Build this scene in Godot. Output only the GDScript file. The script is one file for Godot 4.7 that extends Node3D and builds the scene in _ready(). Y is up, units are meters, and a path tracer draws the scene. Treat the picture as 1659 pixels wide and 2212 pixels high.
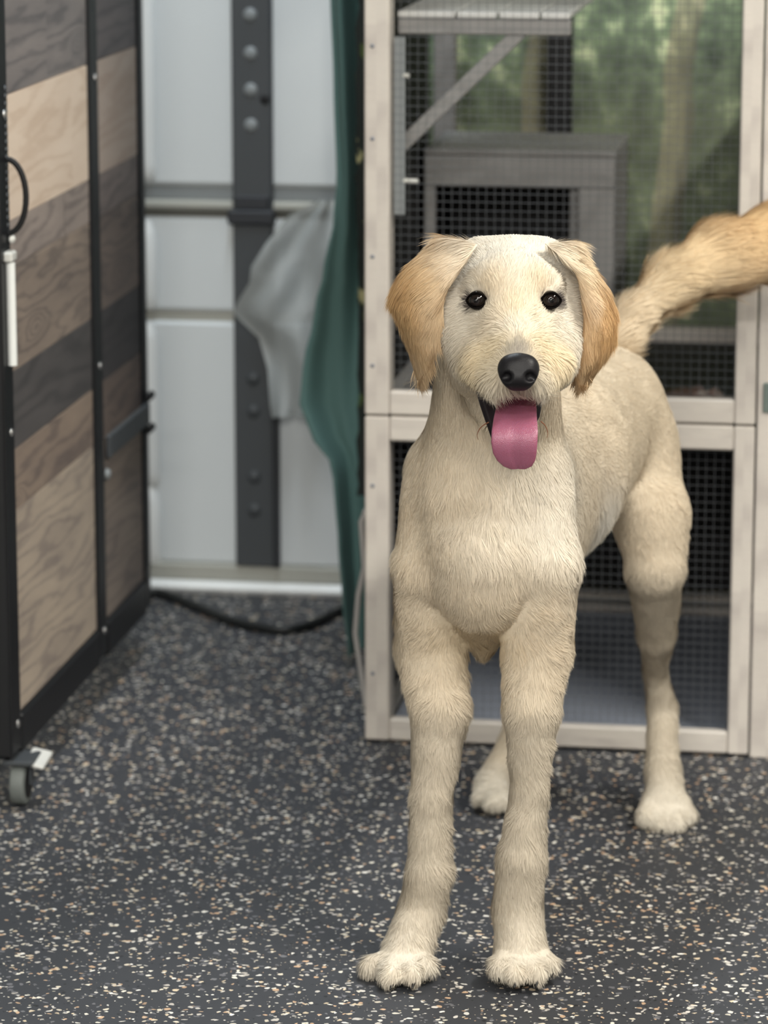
extends Node3D
# A cream doodle stands on a flecked rubber floor before a wire-front wooden cage.
# The world's axes are those of the room: +x runs along the cage front, +z comes towards the viewer.

const EYE_H := 1.48
const FOC := 7660.0
const TILT := 12.2
const YAW := 8.5
var rng := RandomNumberGenerator.new()
var nz := FastNoiseLite.new()
var M := {}

func _ready() -> void:
	rng.seed = 7
	nz.seed = 5
	nz.frequency = 1.0
	# ---- camera, surroundings, lights, exposure
	var cam := Camera3D.new()
	cam.name = "camera"
	cam.position = Vector3(0, EYE_H, 0)
	cam.rotation_degrees = Vector3(-TILT, YAW, 0)
	cam.fov = rad_to_deg(2.0 * atan(1106.0 / FOC))
	cam.near = 0.05
	cam.far = 60.0
	add_child(cam)
	cam.current = true
	var att := CameraAttributesPhysical.new()
	att.frustum_focal_length = 83.11
	att.frustum_focus_distance = 4.14
	att.exposure_aperture = 3.3
	att.frustum_near = 0.05
	att.frustum_far = 60.0
	var we := WorldEnvironment.new()
	we.name = "surroundings"
	var env := Environment.new()
	env.background_mode = Environment.BG_COLOR
	env.background_color = Color(0.02, 0.02, 0.022)
	env.tonemap_mode = Environment.TONE_MAPPER_LINEAR
	env.tonemap_exposure = 2.0
	env.sdfgi_enabled = true
	env.ssao_enabled = true
	env.ssil_enabled = true
	we.environment = env
	we.camera_attributes = att
	add_child(we)
	# [x, z, length along x, energy, colour]
	ceiling_light(Vector3(1.15, 2.66, -3.5), Vector2(0.16, 1.5), 5.0, Color(1.0, 0.98, 0.94), "long white ceiling light panel to the right of the dog")
	ceiling_light(Vector3(0.30, 2.66, -1.3), Vector2(1.2, 0.16), 3.5, Color(1.0, 0.985, 0.955), "long white ceiling light panel between viewer and dog")
	ceiling_light(Vector3(-0.45, 2.66, 0.6), Vector2(1.2, 0.16), 12.5, Color(1.0, 0.985, 0.955), "long white ceiling light panel above the viewer")
	ceiling_light(Vector3(-0.95, 2.66, -5.2), Vector2(0.16, 1.2), 1.35, Color(0.93, 0.97, 1.0), "cool white ceiling light panel above the plank kennel wall")
	materials()
	room()
	garage_door()
	backdrop()
	cage()
	cage_inside()
	kennel()
	curtain()
	plastic()
	cable()
	dog()

# ------------------------------------------------------------------ helpers
func P(px: float, py: float, d: float) -> Vector3:
	# the point that stands d metres ahead of the eye along the floor, in that direction of sight
	var t := deg_to_rad(TILT)
	var u := (px - 829.5) / FOC
	var v := -(py - 1106.0) / FOC
	var r := Vector3(u, v * cos(t) - sin(t), -(cos(t) + v * sin(t)))
	r = r * (d / -r.z)
	return Vector3(0, EYE_H, 0) + r.rotated(Vector3.UP, deg_to_rad(YAW))

func rad(px: float, p: Vector3) -> float:
	var t := deg_to_rad(TILT)
	var f := Vector3(-sin(deg_to_rad(YAW)) * cos(t), -sin(t), -cos(deg_to_rad(YAW)) * cos(t))
	return px * (p - Vector3(0, EYE_H, 0)).dot(f) / FOC

func mat(c: Color, rough := 0.6, metal := 0.0) -> StandardMaterial3D:
	var m := StandardMaterial3D.new()
	m.albedo_color = c
	m.roughness = rough
	m.metallic = metal
	return m

func numbered(called: String, parent: Node) -> String:
	if not parent.has_node(NodePath(called)):
		return called
	var k := 1
	while parent.has_node(NodePath("%s_%03d" % [called, k])):
		k += 1
	return "%s_%03d" % [called, k]

func start() -> SurfaceTool:
	var st := SurfaceTool.new()
	st.begin(Mesh.PRIMITIVE_TRIANGLES)
	return st

func obj(called: String, st: SurfaceTool, m: Material, parent: Node = self) -> MeshInstance3D:
	return put(called, st.commit(), m, parent)

func put(called: String, mesh: Mesh, m: Material, parent: Node = self) -> MeshInstance3D:
	var o := MeshInstance3D.new()
	o.name = numbered(called, parent)
	o.mesh = mesh
	o.material_override = m
	parent.add_child(o, true)
	return o

func thing(called: String, label: String, category: String, at := Vector3.ZERO, group := "") -> Node3D:
	var o := Node3D.new()
	o.name = numbered(called, self)
	o.position = at
	add_child(o, true)
	tag(o, label, category, group)
	return o

func tag(o: Node, label: String, category: String, group := "") -> void:
	o.set_meta("label", label)
	o.set_meta("category", category)
	if group:
		o.set_meta("group", group)

func struct_tag(o: Node, label: String, category: String) -> void:
	tag(o, label, category)
	o.set_meta("kind", "structure")

func tri(st: SurfaceTool, a: Vector3, b: Vector3, c: Vector3, out: Vector3) -> void:
	if (b - a).cross(c - a).dot(out) > 0.0:
		var t := b
		b = c
		c = t
	var n := -(b - a).cross(c - a).normalized()
	for p in [a, b, c]:
		st.set_normal(n)
		st.set_uv(Vector2(p.x + p.z, p.y))
		st.add_vertex(p)

func quad(st: SurfaceTool, a: Vector3, b: Vector3, c: Vector3, d: Vector3, out: Vector3) -> void:
	tri(st, a, b, c, out)
	tri(st, a, c, d, out)

# a box from lo to hi whose edges are chamfered by b, under the transform t
func box(st: SurfaceTool, lo: Vector3, hi: Vector3, b := 0.002, t := Transform3D()) -> void:
	var c := (lo + hi) * 0.5
	var h := (hi - lo) * 0.5
	b = minf(b, minf(h.x, minf(h.y, h.z)) * 0.8)
	var at := func(sx: float, sy: float, sz: float, ax: int) -> Vector3:
		var e := Vector3(h.x - (0.0 if ax == 0 else b), h.y - (0.0 if ax == 1 else b), h.z - (0.0 if ax == 2 else b))
		return t * (c + Vector3(sx * e.x, sy * e.y, sz * e.z))
	var bs := t.basis
	for s in [-1.0, 1.0]:
		quad(st, at.call(s, -1, -1, 0), at.call(s, 1, -1, 0), at.call(s, 1, 1, 0), at.call(s, -1, 1, 0), bs * Vector3(s, 0, 0))
		quad(st, at.call(-1, s, -1, 1), at.call(1, s, -1, 1), at.call(1, s, 1, 1), at.call(-1, s, 1, 1), bs * Vector3(0, s, 0))
		quad(st, at.call(-1, -1, s, 2), at.call(1, -1, s, 2), at.call(1, 1, s, 2), at.call(-1, 1, s, 2), bs * Vector3(0, 0, s))
		for u in [-1.0, 1.0]:
			quad(st, at.call(s, u, -1, 0), at.call(s, u, 1, 0), at.call(s, u, 1, 1), at.call(s, u, -1, 1), bs * Vector3(s, u, 0))
			quad(st, at.call(s, -1, u, 0), at.call(s, 1, u, 0), at.call(s, 1, u, 2), at.call(s, -1, u, 2), bs * Vector3(s, 0, u))
			quad(st, at.call(-1, s, u, 1), at.call(1, s, u, 1), at.call(1, s, u, 2), at.call(-1, s, u, 2), bs * Vector3(0, s, u))
			for w in [-1.0, 1.0]:
				tri(st, at.call(s, u, w, 0), at.call(s, u, w, 1), at.call(s, u, w, 2), bs * Vector3(s, u, w))

func box_obj(called: String, lo: Vector3, hi: Vector3, m: Material, parent: Node = self, b := 0.002) -> MeshInstance3D:
	# the mesh sits at the box's centre so that the grain starts afresh on every piece
	var st := start()
	var c := (lo + hi) * 0.5
	box(st, lo - c, hi - c, b)
	var o := obj(called, st, m, parent)
	o.position = c - (parent.position if parent is Node3D and parent != self and parent.get_parent() == self else Vector3.ZERO)
	return o

func tube(st: SurfaceTool, pts: PackedVector3Array, r: float, sides := 8, r_end := -1.0) -> void:
	var n := pts.size()
	if r_end < 0.0:
		r_end = r
	var rings := []
	var u := Vector3.ZERO
	for i in n:
		var t := (pts[mini(i + 1, n - 1)] - pts[maxi(i - 1, 0)]).normalized()
		if u == Vector3.ZERO:
			u = t.cross(Vector3.UP if absf(t.y) < 0.9 else Vector3.RIGHT).normalized()
		u = (u - t * u.dot(t)).normalized()
		var v := t.cross(u)
		var ring := PackedVector3Array()
		var rr := lerpf(r, r_end, float(i) / maxf(1.0, n - 1))
		for k in sides:
			var a := TAU * k / sides
			ring.append(pts[i] + (u * cos(a) + v * sin(a)) * rr)
		rings.append(ring)
	skin(st, rings, pts)

# joins closed rings of points; centres tell which way is out; both ends are capped
func skin(st: SurfaceTool, rings: Array, centres: PackedVector3Array, col := Color.WHITE) -> void:
	var n := rings.size()
	var s: int = rings[0].size()
	var vs := []
	var ns := []
	for i in n:
		for k in s:
			var p: Vector3 = rings[i][k]
			var du: Vector3 = rings[i][(k + 1) % s] - rings[i][(k + s - 1) % s]
			var dv: Vector3 = rings[mini(i + 1, n - 1)][k] - rings[maxi(i - 1, 0)][k]
			var nn := du.cross(dv)
			if nn.dot(p - centres[i]) < 0.0:
				nn = -nn
			vs.append(p)
			ns.append(nn.normalized() if nn.length() > 1e-14 else (p - centres[i]).normalized())
	for i in n - 1:
		for k in s:
			var q := [i * s + k, i * s + (k + 1) % s, (i + 1) * s + (k + 1) % s, (i + 1) * s + k]
			for t in [[0, 1, 2], [0, 2, 3]]:
				var ia: int = q[t[0]]
				var ib: int = q[t[1]]
				var ic: int = q[t[2]]
				var va: Vector3 = vs[ia]
				if (vs[ib] - va).cross(vs[ic] - va).dot(ns[ia] + ns[ib] + ns[ic]) > 0.0:
					var sw := ib
					ib = ic
					ic = sw
				for j in [ia, ib, ic]:
					st.set_normal(ns[j])
					st.set_uv(Vector2(float(j % s) / s, float(j / s) / n))
					st.add_vertex(vs[j])
	for e in [0, n - 1]:
		var out := (centres[e] - centres[1 if e == 0 else n - 2]).normalized()
		for k in s:
			tri(st, centres[e], rings[e][k], rings[e][(k + 1) % s], out)

func rod(st: SurfaceTool, a: Vector3, b: Vector3, r: float, sides := 12) -> void:
	tube(st, PackedVector3Array([a, b]), r, sides)

# turned shape: profile of (radius, along) pairs about axis from o
func lathe(st: SurfaceTool, o: Vector3, axis: Vector3, prof: PackedVector2Array, sides := 20) -> void:
	axis = axis.normalized()
	var u := axis.cross(Vector3.UP if absf(axis.y) < 0.9 else Vector3.RIGHT).normalized()
	var v := axis.cross(u)
	var rings := []
	var cs := PackedVector3Array()
	for q in prof:
		var c := o + axis * q.y
		var ring := PackedVector3Array()
		for k in sides:
			var a := TAU * k / sides
			ring.append(c + (u * cos(a) + v * sin(a)) * maxf(q.x, 0.00002))
		rings.append(ring)
		cs.append(c)
	skin(st, rings, cs)

func dome(st: SurfaceTool, o: Vector3, axis: Vector3, r: float, h: float, sides := 12) -> void:
	lathe(st, o, axis, PackedVector2Array([Vector2(r, -0.001), Vector2(r, 0), Vector2(r * 0.86, h * 0.5), Vector2(r * 0.5, h * 0.87), Vector2(r * 0.1, h)]), sides)

# ------------------------------------------------------------------ materials
func tex(im: Image) -> ImageTexture:
	return ImageTexture.create_from_image(im)

func tri_mat(im: Image, per_metre: Vector3, rough: float, world := false) -> StandardMaterial3D:
	var m := mat(Color.WHITE, rough)
	m.albedo_texture = tex(im)
	m.uv1_triplanar = true
	m.uv1_world_triplanar = world
	m.uv1_scale = per_metre
	m.uv1_triplanar_sharpness = 8.0
	return m

func grain(w: int, h: int, base: Color, dark: Color, seed_: int, rings: float, warp: float, knots: int) -> Image:
	# plank face: figure of growth rings pulled out along the length, with knots
	var im := Image.create(w, h, false, Image.FORMAT_RGB8)
	var n := FastNoiseLite.new()
	n.seed = seed_
	n.frequency = 1.0
	var r := RandomNumberGenerator.new()
	r.seed = seed_
	var ks := []
	for i in knots:
		ks.append(Vector3(r.randf_range(0.1, 0.9), r.randf_range(0.2, 0.8), r.randf_range(0.03, 0.07)))
	for y in h:
		for x in w:
			var u := float(x) / w
			var v := float(y) / h
			var f := v * rings + n.get_noise_2d(u * 1.5, v * 1.3 + 9.0) * warp + n.get_noise_2d(u * 4.0, v * 5.0) * warp * 0.12
			for k in ks:
				var du: float = (u - k.x) * 2.2
				var dv: float = v - k.y
				f += 3.2 * exp(-(du * du + dv * dv) / (k.z * k.z * 4.0))
			var ring := 0.5 + 0.5 * sin(f * TAU)
			ring = ring * ring * ring
			var fine := n.get_noise_2d(u * 14.0, v * 150.0) * 0.5 + 0.5
			var patch := n.get_noise_2d(u * 3.0 + 40.0, v * 2.0) * 0.5 + 0.5
			var k2 := clampf(ring * 0.40 + fine * 0.26 + patch * 0.55 - 0.16, 0.0, 1.0)
			im.set_pixel(x, y, base.lerp(dark, k2))
	return im

func floor_image() -> Image:
	var n := 2048
	var im := Image.create(n, n, false, Image.FORMAT_RGB8)
	var data := PackedByteArray()
	data.resize(n * n * 3)
	var r := RandomNumberGenerator.new()
	r.seed = 21
	for i in n * n:
		var g := (i * 7919 + (i >> 7) * 104729) % 13
		data[i * 3] = 45 + g
		data[i * 3 + 1] = 47 + g
		data[i * 3 + 2] = 52 + g
	var lights := [[232, 226, 212], [224, 214, 194], [210, 204, 196], [238, 234, 226], [206, 172, 140], [214, 196, 168], [188, 182, 174]]
	for c in 14000:
		var kind := r.randf()
		var size := r.randf_range(3.8, 10.0)
		var col: Array = lights[r.randi() % lights.size()]
		if kind < 0.34:
			size = r.randf_range(1.2, 3.0)
		elif kind > 0.86:
			col = [22, 23, 27]
			size = r.randf_range(2.0, 6.5)
		elif kind > 0.74:
			col = [112, 112, 116]
		var cx := r.randf() * n
		var cy := r.randf() * n
		var ang := r.randf() * TAU
		var asp := r.randf_range(0.4, 0.95)
		# an irregular chip: an ellipse cut by three straight breaks
		var cuts := []
		for k in 4:
			var a := r.randf() * TAU
			cuts.append(Vector3(cos(a), sin(a), r.randf_range(0.45, 0.95)))
		var dim := r.randf_range(0.86, 1.0)
		var rr := int(ceil(size))
		for dy in range(-rr, rr + 1):
			for dx in range(-rr, rr + 1):
				var x := dx * cos(ang) + dy * sin(ang)
				var y := (-dx * sin(ang) + dy * cos(ang)) / asp
				var qx := x / size
				var qy := y / size
				if qx * qx + qy * qy > 1.0:
					continue
				var inside := true
				for q in cuts:
					if qx * q.x + qy * q.y > q.z:
						inside = false
						break
				if inside:
					var at := (posmod(int(cy) + dy, n) * n + posmod(int(cx) + dx, n)) * 3
					data[at] = int(col[0] * dim)
					data[at + 1] = int(col[1] * dim)
					data[at + 2] = int(col[2] * dim)
	im.set_data(n, n, false, Image.FORMAT_RGB8, data)
	return im

func forest_image() -> Image:
	# print of a mossy forest: leaves in drifts, two trunks, a brown ground
	var w := 512
	var h := 512
	var im := Image.create(w, h, false, Image.FORMAT_RGB8)
	var n := FastNoiseLite.new()
	n.seed = 3
	n.frequency = 1.0
	n.fractal_octaves = 4
	for y in h:
		for x in w:
			var u := float(x) / w
			var v := float(y) / h
			var a := n.get_noise_2d(u * 9.0, v * 9.0) * 0.9 + 0.5
			var b := n.get_noise_2d(u * 26.0 + 7.0, v * 34.0) * 0.8 + 0.5
			var c := Color(0.07, 0.12, 0.10).lerp(Color(0.40, 0.52, 0.33), clampf(a * 0.62 + b * 0.42, 0, 1))
			c = c.lerp(Color(0.70, 0.74, 0.52), clampf((b * a - 0.42) * 2.2, 0, 0.6))
			c = c.lerp(Color(0.55, 0.64, 0.48), clampf((0.52 - v) * 1.4, 0, 0.28))
			c = c.lerp(Color(0.22, 0.24, 0.14), clampf((v - 0.50) * 5.0, 0, 0.6))
			for k in [[0.700, 0.052, 0.0], [0.765, 0.022, 0.7], [0.50, 0.02, 1.0], [0.30, 0.03, 1.4]]:
				var mid: float = k[0] + n.get_noise_2d(v * 3.0, k[2] * 10.0) * 0.022 - (v - 0.35) * 0.075
				var e := absf(u - mid) / (float(k[1]) * (0.85 + v * 0.5))
				if e < 1.0:
					var t := Color(0.62, 0.61, 0.55).lerp(Color(0.42, 0.37, 0.26), clampf((v - 0.30) * 4.5, 0, 1))
					t = t.lerp(Color(0.22, 0.19, 0.16), clampf((u - mid) / float(k[1]) * 0.8 + n.get_noise_2d(u * 60.0, v * 7.0) * 0.7, 0, 0.75))
					c = c.lerp(t, clampf((1.0 - e) * 5.0, 0, 0.92 if k[2] < 0.9 else 0.55))
			if u > 0.83:
				c = c.lerp(Color(0.07, 0.10, 0.11), clampf((u - 0.83) * 26.0 + n.get_noise_2d(u * 20.0, v * 14.0) * 0.5, 0, 0.95))
			c = c.lerp(Color(c.v, c.v, c.v) * 0.95, 0.38).lerp(Color(1, 1, 1), 0.06)
			im.set_pixel(x, y, Color(minf(c.r * 1.55, 1), minf(c.g * 1.55, 1), minf(c.b * 1.55, 1)))
	return im

func materials() -> void:
	M.white_wall = mat(Color(0.80, 0.80, 0.79), 0.85)
	M.ceiling = mat(Color(0.82, 0.82, 0.80), 0.9)
	M.floor = tri_mat(floor_image(), Vector3(1, 1, 1) / 1.1, 0.62, true)
	M.door_white = mat(Color(0.83, 0.85, 0.86), 0.32)
	M.door_edge = mat(Color(0.95, 0.96, 0.96), 0.25)  # near-white puts the highlight of the ribs into the colour; the seal shares it
	M.seal = mat(Color(0.66, 0.66, 0.63), 0.6)
	M.groove = mat(Color(0.40, 0.40, 0.38), 0.7)
	M.steel = mat(Color(0.26, 0.275, 0.29), 0.5, 0.1)
	M.steel_dark = mat(Color(0.17, 0.18, 0.20), 0.55, 0.1)
	M.steel_pale = mat(Color(0.52, 0.54, 0.55), 0.5, 0.1)
	M.black = mat(Color(0.055, 0.06, 0.075), 0.45)
	M.black_deep = mat(Color(0.03, 0.033, 0.045), 0.7)
	M.green = mat(Color(0.33, 0.45, 0.435), 0.8)
	M.chrome = mat(Color(0.80, 0.80, 0.80), 0.25, 0.9)
	M.zinc = mat(Color(0.86, 0.86, 0.84), 0.35, 0.2)
	M.wire = mat(Color(0.36, 0.37, 0.385), 0.55)
	M.wire_dark = mat(Color(0.10, 0.105, 0.115), 0.6, 0.3)
	M.rubber = mat(Color(0.42, 0.44, 0.43), 0.6)
	M.cable = mat(Color(0.035, 0.05, 0.05), 0.5)
	M.screw = mat(Color(0.46, 0.48, 0.52), 0.4, 0.3)
	M.tray = mat(Color(0.60, 0.63, 0.69), 0.5)
	M.tray_dark = mat(Color(0.10, 0.10, 0.115), 0.6)
	M.cage = tri_mat(grain(256, 256, Color(0.81, 0.785, 0.75), Color(0.68, 0.65, 0.63), 12, 5.0, 1.2, 1), Vector3(1.6, 1.6, 1.6), 0.6)
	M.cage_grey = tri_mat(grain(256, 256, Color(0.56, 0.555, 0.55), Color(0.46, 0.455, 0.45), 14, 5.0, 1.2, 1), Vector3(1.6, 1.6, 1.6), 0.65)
	M.shelf = tri_mat(grain(256, 256, Color(0.80, 0.80, 0.79), Color(0.66, 0.66, 0.66), 15, 6.0, 1.0, 0), Vector3(1.6, 1.6, 1.6), 0.55)
	M.forest = mat(Color.WHITE, 0.75)
	M.forest.albedo_texture = tex(forest_image())
	var woods := [
		[Color(0.54, 0.51, 0.50), Color(0.32, 0.31, 0.32), 31, 5.0, 1.6, 2],
		[Color(0.90, 0.83, 0.76), Color(0.78, 0.69, 0.61), 32, 3.5, 1.9, 0],
		[Color(0.64, 0.59, 0.56), Color(0.40, 0.37, 0.36), 33, 3.0, 2.2, 1],
		[Color(0.60, 0.54, 0.49), Color(0.36, 0.33, 0.32), 34, 3.0, 2.6, 1],
		[Color(0.36, 0.345, 0.345), Color(0.24, 0.235, 0.24), 35, 4.0, 1.2, 1],
		[Color(0.62, 0.55, 0.49), Color(0.38, 0.34, 0.33), 36, 4.0, 1.8, 2],
		[Color(0.74, 0.68, 0.61), Color(0.50, 0.46, 0.44), 37, 3.2, 2.4, 2],
	]
	M.woods = []
	for w in woods:
		var m := mat(Color.WHITE, 0.5)
		m.albedo_texture = tex(grain(384, 256, w[0], w[1], w[2], w[3], w[4], w[5]))
		M.woods.append(m)
		
# ------------------------------------------------------------------ the room
func slab(called: String, lo: Vector3, hi: Vector3, m: Material, label: String, category: String) -> MeshInstance3D:
	var o := box_obj(called, lo, hi, m, self, 0.001)
	struct_tag(o, label, category)
	return o

func room() -> void:
	slab("floor", Vector3(-3.2, -0.12, -6.3), Vector3(3.2, 0, 2.2), M.floor, "dark grey rubber floor flecked with cream and tan chips", "floor")
	slab("ceiling", Vector3(-3.2, 2.7, -6.3), Vector3(3.2, 2.82, 2.2), M.ceiling, "plain white ceiling that carries the light panels", "ceiling")
	slab("wall_left", Vector3(-3.32, 0, -6.3), Vector3(-3.2, 2.7, 2.2), M.white_wall, "plain white wall on the left behind the kennel panel", "wall")
	slab("wall_right", Vector3(3.2, 0, -6.3), Vector3(3.32, 2.7, 2.2), M.white_wall, "plain white wall on the right past the cage", "wall")
	slab("wall_front", Vector3(-3.2, 0, 2.2), Vector3(3.2, 2.7, 2.32), M.white_wall, "plain white wall at the viewer's back", "wall")
	slab("wall_back", Vector3(-3.2, 0, -6.3), Vector3(3.2, 2.7, -6.12), M.white_wall, "plain white wall behind the sectional door", "wall")

func ceiling_light(at: Vector3, size: Vector2, energy: float, c: Color, label: String) -> void:
	var t := thing("ceiling_light", label, "light", at)
	var st := start()
	var hx := size.x * 0.5
	var hz := size.y * 0.5
	box(st, Vector3(-hx - 0.02, 0.0, -hz - 0.02), Vector3(hx + 0.02, 0.04, hz + 0.02), 0.004)
	obj("housing", st, mat(Color(0.85, 0.85, 0.85), 0.5), t)
	st = start()
	box(st, Vector3(-hx, -0.012, -hz), Vector3(hx, -0.0005, hz), 0.003)
	var g := mat(Color(0.95, 0.95, 0.95), 0.5)
	g.emission_enabled = true
	g.emission = c
	g.emission_energy_multiplier = 3.0
	obj("lamp_diffuser", st, g, t)
	var l := AreaLight3D.new()
	l.name = "lamp"
	l.area_size = size
	l.area_normalize_energy = true
	l.light_energy = energy
	l.light_color = c
	l.shadow_enabled = true
	l.position = Vector3(0, -0.016, 0)
	l.rotation_degrees = Vector3(-90, 0, 0)
	l.area_range = 12.0
	t.add_child(l)

func garage_door() -> void:
	var d := Node3D.new()
	d.name = "door_1"
	add_child(d)
	struct_tag(d, "white sectional garage door with horizontal joints and grey steel stiles", "door")
	# sections, bottom to top: [y0, y1]
	for s in [[0.050, 0.488], [0.506, 0.672], [0.728, 1.17], [1.19, 1.63], [1.65, 2.09], [2.11, 2.55]]:
		box_obj("door_section", Vector3(-2.6, s[0], -6.11), Vector3(1.2, s[1], -6.06), M.door_white, d, 0.006)
	box_obj("joint_strip", Vector3(-2.6, 0.486, -6.11), Vector3(1.2, 0.508, -6.066), M.seal, d, 0.002)
	# the deep joint: shade strip, lip, groove
	box_obj("joint_strip", Vector3(-2.6, 0.670, -6.11), Vector3(1.2, 0.688, -6.07), M.groove, d, 0.002)
	box_obj("joint_strip", Vector3(-2.6, 0.686, -6.11), Vector3(1.2, 0.703, -6.052), M.seal, d, 0.005)
	box_obj("joint_strip", Vector3(-2.6, 0.702, -6.11), Vector3(1.2, 0.730, -6.066), M.steel_pale, d, 0.003)
	box_obj("bottom_seal", Vector3(-2.6, 0.0, -6.11), Vector3(1.2, 0.022, -6.035), M.door_edge, d, 0.009)
	box_obj("bottom_rail", Vector3(-2.6, 0.022, -6.11), Vector3(1.2, 0.052, -6.05), M.seal, d, 0.004)
	# end ribs with tapered ends, the light they catch painted in as near-white
	for s in [[0.745, 1.16], [0.515, 0.660], [0.20, 0.480], [0.055, 0.185]]:
		var st := start()
		var pts := PackedVector3Array([Vector3(-1.322, s[0], -6.066), Vector3(-1.322, s[0] + 0.02, -6.058), Vector3(-1.322, s[1] - 0.03, -6.056), Vector3(-1.331, s[1], -6.068)])
		tube(st, pts, 0.015, 12)
		obj("highlight_rib", st, M.door_edge, d)
	# grey steel stile with pressed dimples
	for s in [[0.684, 1.2], [0.052, 0.672]]:
		box_obj("stile", Vector3(-1.170, s[0], -6.06), Vector3(-1.099, s[1], -6.042), M.steel if s[0] > 0.5 else M.steel, d, 0.004)
	box_obj("hinge", Vector3(-1.178, 0.664, -6.05), Vector3(-1.094, 0.690, -6.032), M.steel_dark, d, 0.004)
	box_obj("hinge_knuckle", Vector3(-1.165, 0.690, -6.046), Vector3(-1.104, 0.715, -6.036), M.steel_dark, d, 0.003)
	box_obj("stile_edge", Vector3(-1.101, 0.052, -6.06), Vector3(-1.091, 0.345, -6.036), M.steel_dark, d, 0.002)
	for y in [1.027, 0.961, 0.898, 0.837, 0.391, 0.333, 0.215, 0.155]:
		var st := start()
		dome(st, Vector3(-1.136, y, -6.042), Vector3(0, 0, 1), 0.012, 0.005, 16)
		obj("dimple", st, M.steel_pale if y > 0.5 else M.steel, d)
	var st2 := start()
	dome(st2, Vector3(-1.111, 0.882, -6.042), Vector3(0, 0, 1), 0.009, 0.004, 14)
	obj("bolt", st2, M.black_deep, d)

func backdrop() -> void:
	# the forest print hangs behind the cage
	var st := start()
	var nx := 40
	var x0 := -0.945
	var x1 := 0.55
	var rows := []
	for i in nx + 1:
		var x := lerpf(x0, x1, float(i) / nx)
		rows.append(Vector2(x, -5.995 + sin(x * 9.0) * 0.004))
	for side in [0.0, -0.003]:
		for i in nx:
			var a: Vector2 = rows[i]
			var b: Vector2 = rows[i + 1]
			var q := [Vector3(a.x, 0.30, a.y + side), Vector3(b.x, 0.30, b.y + side), Vector3(b.x, 1.75, b.y + side), Vector3(a.x, 1.75, a.y + side)]
			var order := [0, 2, 1, 0, 3, 2] if side == 0.0 else [0, 1, 2, 0, 2, 3]
			for k in order:
				var p: Vector3 = q[k]
				st.set_normal(Vector3(0, 0, 1 if side == 0.0 else -1))
				st.set_uv(Vector2((p.x - x0) / (x1 - x0) * 1.3, 1.0 - (p.y - 0.30) / 1.45))
				st.add_vertex(p)
	var o := obj("forest_backdrop", st, M.forest)
	tag(o, "green forest photo print hanging behind the wire cage", "backdrop")

# ------------------------------------------------------------------ the cage
func wire_mesh(parent: Node, x0: float, x1: float, y0: float, y1: float, z: float, m: Material, r: float) -> void:
	var st := start()
	var p := 0.0127
	var nx := int((x1 - x0) / p)
	for i in nx + 1:
		var x := x0 + i * p
		wire(st, Vector3(x, y0, z), Vector3(x, y1, z), r)
	var ny := int((y1 - y0) / p)
	for i in ny + 1:
		var y := y0 + i * p
		wire(st, Vector3(x0, y, z - r), Vector3(x1, y, z - r), r)
	var o := obj("wire_mesh", st, m, parent)
	o.set_meta("kind", "stuff")

func wire(st: SurfaceTool, a: Vector3, b: Vector3, r: float) -> void:
	var t := (b - a).normalized()
	var u := Vector3(0, 0, 1)
	var v := t.cross(u)
	var c := [a + u * r, a + v * r, a - u * r, a - v * r]
	for k in 4:
		var p: Vector3 = c[k]
		var q: Vector3 = c[(k + 1) % 4]
		quad(st, p, q, q + (b - a), p + (b - a), p + q - a * 2.0)

func door_leaf(cg: Node3D, called: String, y0: float, y1: float, open0: float, open1: float) -> void:
	var d := Node3D.new()
	d.name = called
	cg.add_child(d, true)
	var z0 := -5.152
	var z1 := -5.13
	box_obj("stile", Vector3(-0.796, y0, z0), Vector3(-0.7595, y1, z1), M.cage, d, 0.0025)
	box_obj("stile", Vector3(-0.2475, y0, z0), Vector3(-0.217, y1, z1), M.cage, d, 0.0025)
	box_obj("rail", Vector3(-0.7593, y0, z0), Vector3(-0.2477, open0, z1 - 0.0012), M.cage, d, 0.003)
	box_obj("rail", Vector3(-0.7593, open1, z0), Vector3(-0.2477, y1, z1 - 0.0012), M.cage, d, 0.003)
	wire_mesh(d, -0.7585, -0.249, open0 + 0.002, open1, -5.156, M.wire, 0.00036)
	for y in ([1.052, 0.917, 0.743, 0.58] if y0 > 0.3 else [0.398, 0.108]):
		var st := start()
		dome(st, Vector3(-0.784, y, z1), Vector3(0, 0, 1), 0.0032, 0.0012, 10)
		obj("screw", st, M.screw, d)

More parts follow.
